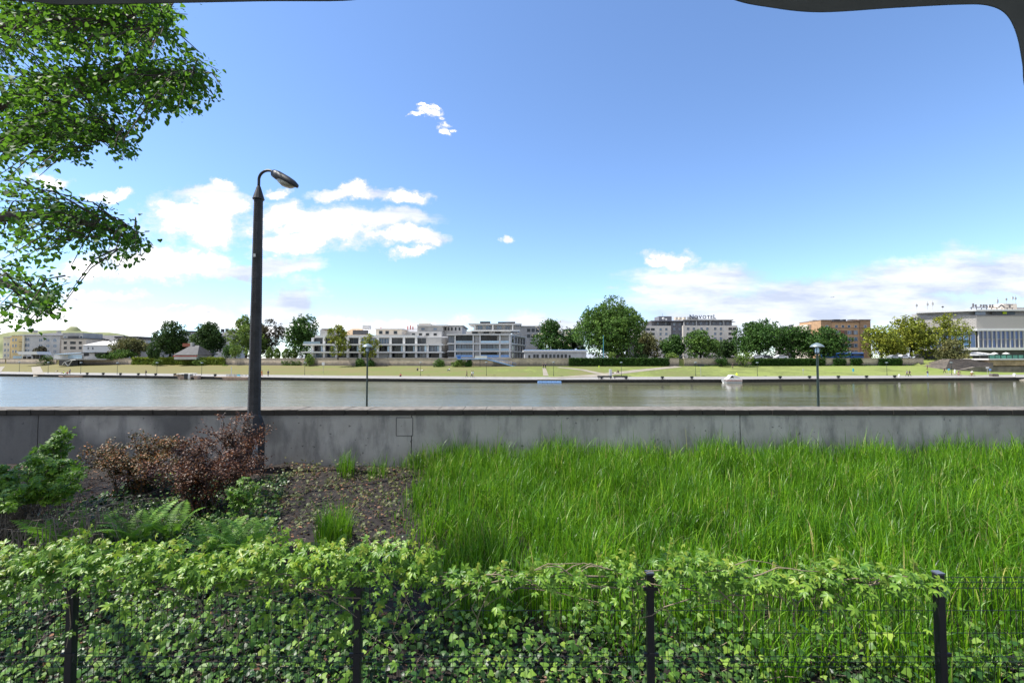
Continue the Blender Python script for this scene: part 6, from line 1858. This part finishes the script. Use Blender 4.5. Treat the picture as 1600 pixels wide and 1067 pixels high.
MB().tube([(P.x, P.y, P.z - .1), (P.x, P.y, P.z + .8)], .12, 8).build('shaft', M_HIVIS, o); MB().lathe((P.x, P.y, P.z + .8), [(.13, 0), (.05, .1)], 8).build('cap', M_DKMET, o)

# --- people
POSES = {
 'stand': dict(pel=(0, 0, .95), ch=(0, 0, 1.36), nk=(0, 0, 1.50), hd=(0, .02, 1.62), tp=(0, .01, 1.74), sh=(.19, 0, 1.42), el=(.25, -.02, 1.14), ha=(.26, .08, .88), hp=(.1, 0, .92), kn=((.11, .03, .5), (-.11, .03, .5)), an=((.11, -.02, .08), (-.11, -.02, .08))),
 'walk': dict(pel=(0, 0, .95), ch=(0, .03, 1.36), nk=(0, .04, 1.50), hd=(0, .07, 1.62), tp=(0, .06, 1.74), sh=(.19, .02, 1.42), el=(.25, -.06, 1.14), ha=(.25, .14, .92), hp=(.1, 0, .92), kn=((.1, .2, .52), (-.1, -.04, .5)), an=((.1, .28, .1), (-.1, -.34, .14))),
 'sit': dict(pel=(0, 0, .14), ch=(0, -.08, .55), nk=(0, -.06, .69), hd=(0, -.02, .81), tp=(0, -.02, .93), sh=(.19, -.08, .61), el=(.24, .12, .42), ha=(.16, .34, .42), hp=(.1, .02, .13), kn=((.14, .42, .46), (-.14, .42, .46)), an=((.12, .62, .08), (-.12, .62, .08))),
 'lie': dict(pel=(0, 0, .14), ch=(0, -.42, .22), nk=(0, -.56, .28), hd=(0, -.68, .32), tp=(0, -.8, .34), sh=(.19, -.46, .22), el=(.3, -.3, .1), ha=(.32, -.02, .1), hp=(.1, .03, .13), kn=((.12, .45, .2), (-.12, .45, .14)), an=((.12, .88, .08), (-.12, .9, .08))),
 'ride': dict(pel=(0, -.22, .98), ch=(0, .08, 1.34), nk=(0, .2, 1.44), hd=(0, .28, 1.55), tp=(0, .29, 1.67), sh=(.19, .1, 1.38), el=(.26, .32, 1.2), ha=(.22, .52, 1.04), hp=(.1, -.18, .95), kn=((.1, .22, .78), (-.1, .1, .55)), an=((.1, .05, .42), (-.1, .0, .18)))}
def person(P, pose, rz, shirt, trousers, label, s=1.0, hair=True):
    q = POSES[pose]
    o = thing('person', tuple(P), label, 'person', None, rz)
    J, E, Rr, T = [], [], [], []
    def j(p, r, par, tg):
        J.append(tuple(x * s for x in p)); Rr.append(r * s); T.append(tg)
        if par is not None: E.append((par, len(J) - 1))
        return len(J) - 1
    pel = j(q['pel'], .15, None, 't'); mid = j(tuple((a + b_) / 2 for a, b_ in zip(q['pel'], q['ch'])), .135, pel, 's'); ch = j(q['ch'], .155, mid, 's'); nk = j(q['nk'], .06, ch, 'k'); hd = j(q['hd'], .095, nk, 'k'); j(q['tp'], .075, hd, 'k')
    for k, sg_ in enumerate((1, -1)):
        m_ = lambda p: (p[0] * sg_, p[1], p[2])
        sh = j(m_(q['sh']), .075, ch, 's'); el = j(m_(q['el']), .05, sh, 's'); ha = j(m_(q['ha']), .036, el, 'k'); j(tuple(np.array(m_(q['ha'])) + (np.array(m_(q['ha'])) - np.array(m_(q['el']))) * .35), .034, ha, 'k')
        hp = j(m_(q['hp']), .1, pel, 't'); kn = j(q['kn'][k], .068, hp, 't'); an = j(q['an'][k], .045, kn, 't'); a_ = q['an'][k]; j((a_[0], a_[1] + .15, max(.04, a_[2] - .04)), .04, an, 'f')
    me = bpy.data.meshes.new('body'); me.from_pydata(J, E, []); ob = bpy.data.objects.new('tmp', me); col.objects.link(ob)
    ob.modifiers.new('skin', 'SKIN')
    if not me.skin_vertices: 
        bpy.context.view_layer.objects.active = ob
    for i, sv in enumerate(me.skin_vertices[0].data): sv.radius = (Rr[i], Rr[i]); sv.use_root = (i == 0)
    ss = ob.modifiers.new('sub', 'SUBSURF'); ss.levels = 1; ss.render_levels = 1
    bpy.context.view_layer.update()
    m2 = bpy.data.meshes.new_from_object(ob.evaluated_get(bpy.context.evaluated_depsgraph_get()))
    bpy.data.objects.remove(ob)
    m2.materials.clear()
    for m in (M_SKIN, shirt, trousers, M_BLACK): m2.materials.append(m)
    idx = {'k': 0, 's': 1, 't': 2, 'f': 3}
    Jn = np.array(J)
    for p in m2.polygons:
        c = np.array(p.center); best, bi = 9, 0
        for a, e in E:
            d = Jn[e] - Jn[a]; t_ = np.clip(np.dot(c - Jn[a], d) / max(1e-9, d.dot(d)), 0, 1); ds = np.linalg.norm(c - Jn[a] - d * t_)
            if ds < best: best, bi = ds, (e if t_ > .35 else a)
        p.material_index = idx[T[bi]]; p.use_smooth = True
    m2.name = 'body'
    link('body', m2, o)
    hdp = np.array(q['hd']) * s; tpp = np.array(q['tp']) * s; c = hdp * .35 + tpp * .65 - np.array((0, .02, 0))
    link_h = MB(); link_h.ball(tuple(c), .108 * s, 8, (1, 1.05, .95)); hh = link_h.build('hair', M_HAIR, o, rel=False, smooth=True)
    return o
C_ = lambda n, c: mat(n, c, .8, var=.15)
cNAVY, cRED, cWH, cGR, cBK, cPINK, cLB, cJE, cBE = C_('navy_cloth', (.02, .03, .08)), C_('red_cloth', (.5, .05, .03)), C_('white_cloth', (.72, .72, .72)), C_('grey_cloth', (.2, .2, .22)), C_('black_cloth', (.015, .015, .018)), C_('pink_cloth', (.65, .35, .3)), C_('light_blue_cloth', (.3, .45, .65)), C_('denim', (.06, .09, .17)), C_('beige_cloth', (.5, .42, .3))
cOR = C_('orange_cloth', (.7, .25, .03))
for (px, py, pose, rz, a_, e_, lab) in (
    (99.5, 584.0, 'sit', 2.6, M_HIVIS, cGR, 'person in a hi-vis yellow top sitting on the far bank'),
    (105.5, 584.8, 'sit', PI, cRED, cBK, 'person in a red top sitting beside the yellow-topped one'),
    (109, 584.6, 'stand', PI, cGR, cNAVY, 'person in grey standing beside the sitting red-topped person'),
    (88, 580.5, 'lie', 1.2, cWH, cBE, 'person in white lying on the grass by the ramp'),
    (228, 587.3, 'walk', PI / 2, cBK, cBK, 'person in black walking alone along the far quay'),
    (409, 588.3, 'walk', -PI / 2, cOR, cRED, 'person in orange on the quay just past the street lamp pole'),
    (419, 588.0, 'stand', PI, cNAVY, cBK, 'person in navy on the quay below the bright conifers'),
    (626, 588.6, 'sit', PI, cRED, cBK, 'person in dark red sitting at the path below the terraced flats'),
    (652.5, 579.0, 'sit', PI, cNAVY, cBK, 'person in navy sitting high on the grass by a folded white towel'),
    (658, 579.5, 'lie', 1.5, cWH, cBE, 'person in white stretched out beside the navy sitter'),
    (702, 579.3, 'sit', 2.2, cWH, cJE, 'person in a white top sitting on the grass below the light bush'),
    (729.5, 589.6, 'walk', PI / 2, cBK, cBK, 'person in black walking on the quay ahead of a pale couple'),
    (737.2, 589.8, 'walk', PI / 2, cWH, cNAVY, 'person in a white shirt walking on the quay'),
    (739.4, 589.8, 'walk', PI / 2, cLB, cBE, 'person in pale blue walking beside the white-shirted one'),
    (849, 576.2, 'stand', PI, cBK, cBK, 'person in black standing at the top of the worn steps'),
    (852.3, 576.2, 'stand', PI, cNAVY, cBK, 'person in navy standing beside the one in black above the worn steps'),
    (959, 583.5, 'lie', 1.4, cWH, cBK, 'person in white lying on the grass behind the white column'),
    (965.5, 582.5, 'sit', PI, cBK, cBK, 'person in black sitting on the grass behind the quay bench'),
    (1145, 576.5, 'walk', PI, cBK, cBK, 'person in black walking below the pale hanging bush'),
    (1078, 568.8, 'walk', PI, cWH, cBE, 'person in white passing the opening in the wall'),
    (1417.5, 588.2, 'walk', PI / 2, cGR, cBK, 'person in grey walking with a darker companion on the quay'),
    (1421.5, 588.2, 'walk', PI / 2, cBK, cBK, 'person in black walking beside the one in grey'),
    (1448.7, 577.2, 'walk', PI, cGR, C_('maroon_cloth', (.12, .02, .03)), 'person in grey and maroon at the bare end of the wall'),
    (1449.5, 588.6, 'walk', PI, cNAVY, cLB, 'person in navy and pale trousers on the quay below the wall end'),
    (1476, 583.0, 'walk', PI / 2, cBK, cBK, 'person in black walking at the foot of the stone steps')):
    P = hit(px, py); person(P, pose, rz, a_, e_, lab)
def bicycle(P, rz, label):
    o = thing('bicycle', tuple(P), label, 'bicycle', None, rz)
    for y in (-.5, .55):
        mb = MB(); pts_ = [(0, y + .33 * math.cos(a), .34 + .33 * math.sin(a)) for a in np.linspace(0, 2 * PI, 21)]
        mb.tube(pts_, .02, 5, cap=False); w = mb.build('wheel', M_TYRE, o, rel=False)
    mb = MB()
    for a, e in (((0, -.5, .34), (0, -.15, .88)), ((0, -.5, .34), (0, 0, .3)), ((0, 0, .3), (0, -.15, .88)), ((0, 0, .3), (0, .42, .85)), ((0, -.13, .82), (0, .42, .85)), ((0, .55, .34), (0, .42, .98))): mb.tube([a, e], .018, 6)
    mb.build('frame', M_RED, o, rel=False)
    MB().tube([(-.24, .48, 1.0), (0, .42, .99), (.24, .48, 1.0)], .015, 6).build('handlebar', M_BLACK, o, rel=False)
    MB().box(-.07, .07, -.32, -.06, .88, .92).build('saddle', M_BLACK, o, rel=False)
for (px, py, a_, e_, lab, lb) in ((1498, 587.8, cBK, cPINK, 'cyclist in a black top riding along the quay path', 'bicycle ridden by the black-topped cyclist'), (1518.5, 588.0, cWH, C_('rust_cloth', (.4, .12, .05)), 'cyclist in a pale top and rust shorts riding along the quay path', 'bicycle ridden by the pale-topped cyclist')):
    P = hit(px, py); bicycle(P, -PI / 2, lb); person(P, 'ride', -PI / 2, a_, e_, lab)

# --- airliner
P = at(1300, 464.5, 2200)
o = thing('airliner', tuple(P), 'tiny distant airliner low in the sky above the ochre building', 'airplane')
mb = MB(); mb.tube([P + Vector((-9, 0, -.6)), P + Vector((-7, 0, 0)), P + Vector((7, 0, .4)), P + Vector((10, 0, 1.2))], [.3, 1.2, 1.2, .3], 10); mb.build('fuselage', M_LGREY, o)
mb = MB(); mb.add([P + Vector((-2, 0, -.3)), P + Vector((2, 0, -.3)), P + Vector((5, -10, .6)), P + Vector((3.5, -10, .6)), P + Vector((5, 10, .6)), P + Vector((3.5, 10, .6))], [(0, 1, 2, 3), (1, 0, 5, 4)]); 
w_ = mb.build('wing', M_LGREY, o); sm = w_.modifiers.new('solid', 'SOLIDIFY'); sm.thickness = .35
mb = MB(); mb.slab_xz([(P.x + 7, P.z + .6), (P.x + 10, P.z + .9), (P.x + 11, P.z + 4), (P.x + 9.6, P.z + 4)], P.y - .15, P.y + .15); mb.build('tail_fin', M_GREY, o)
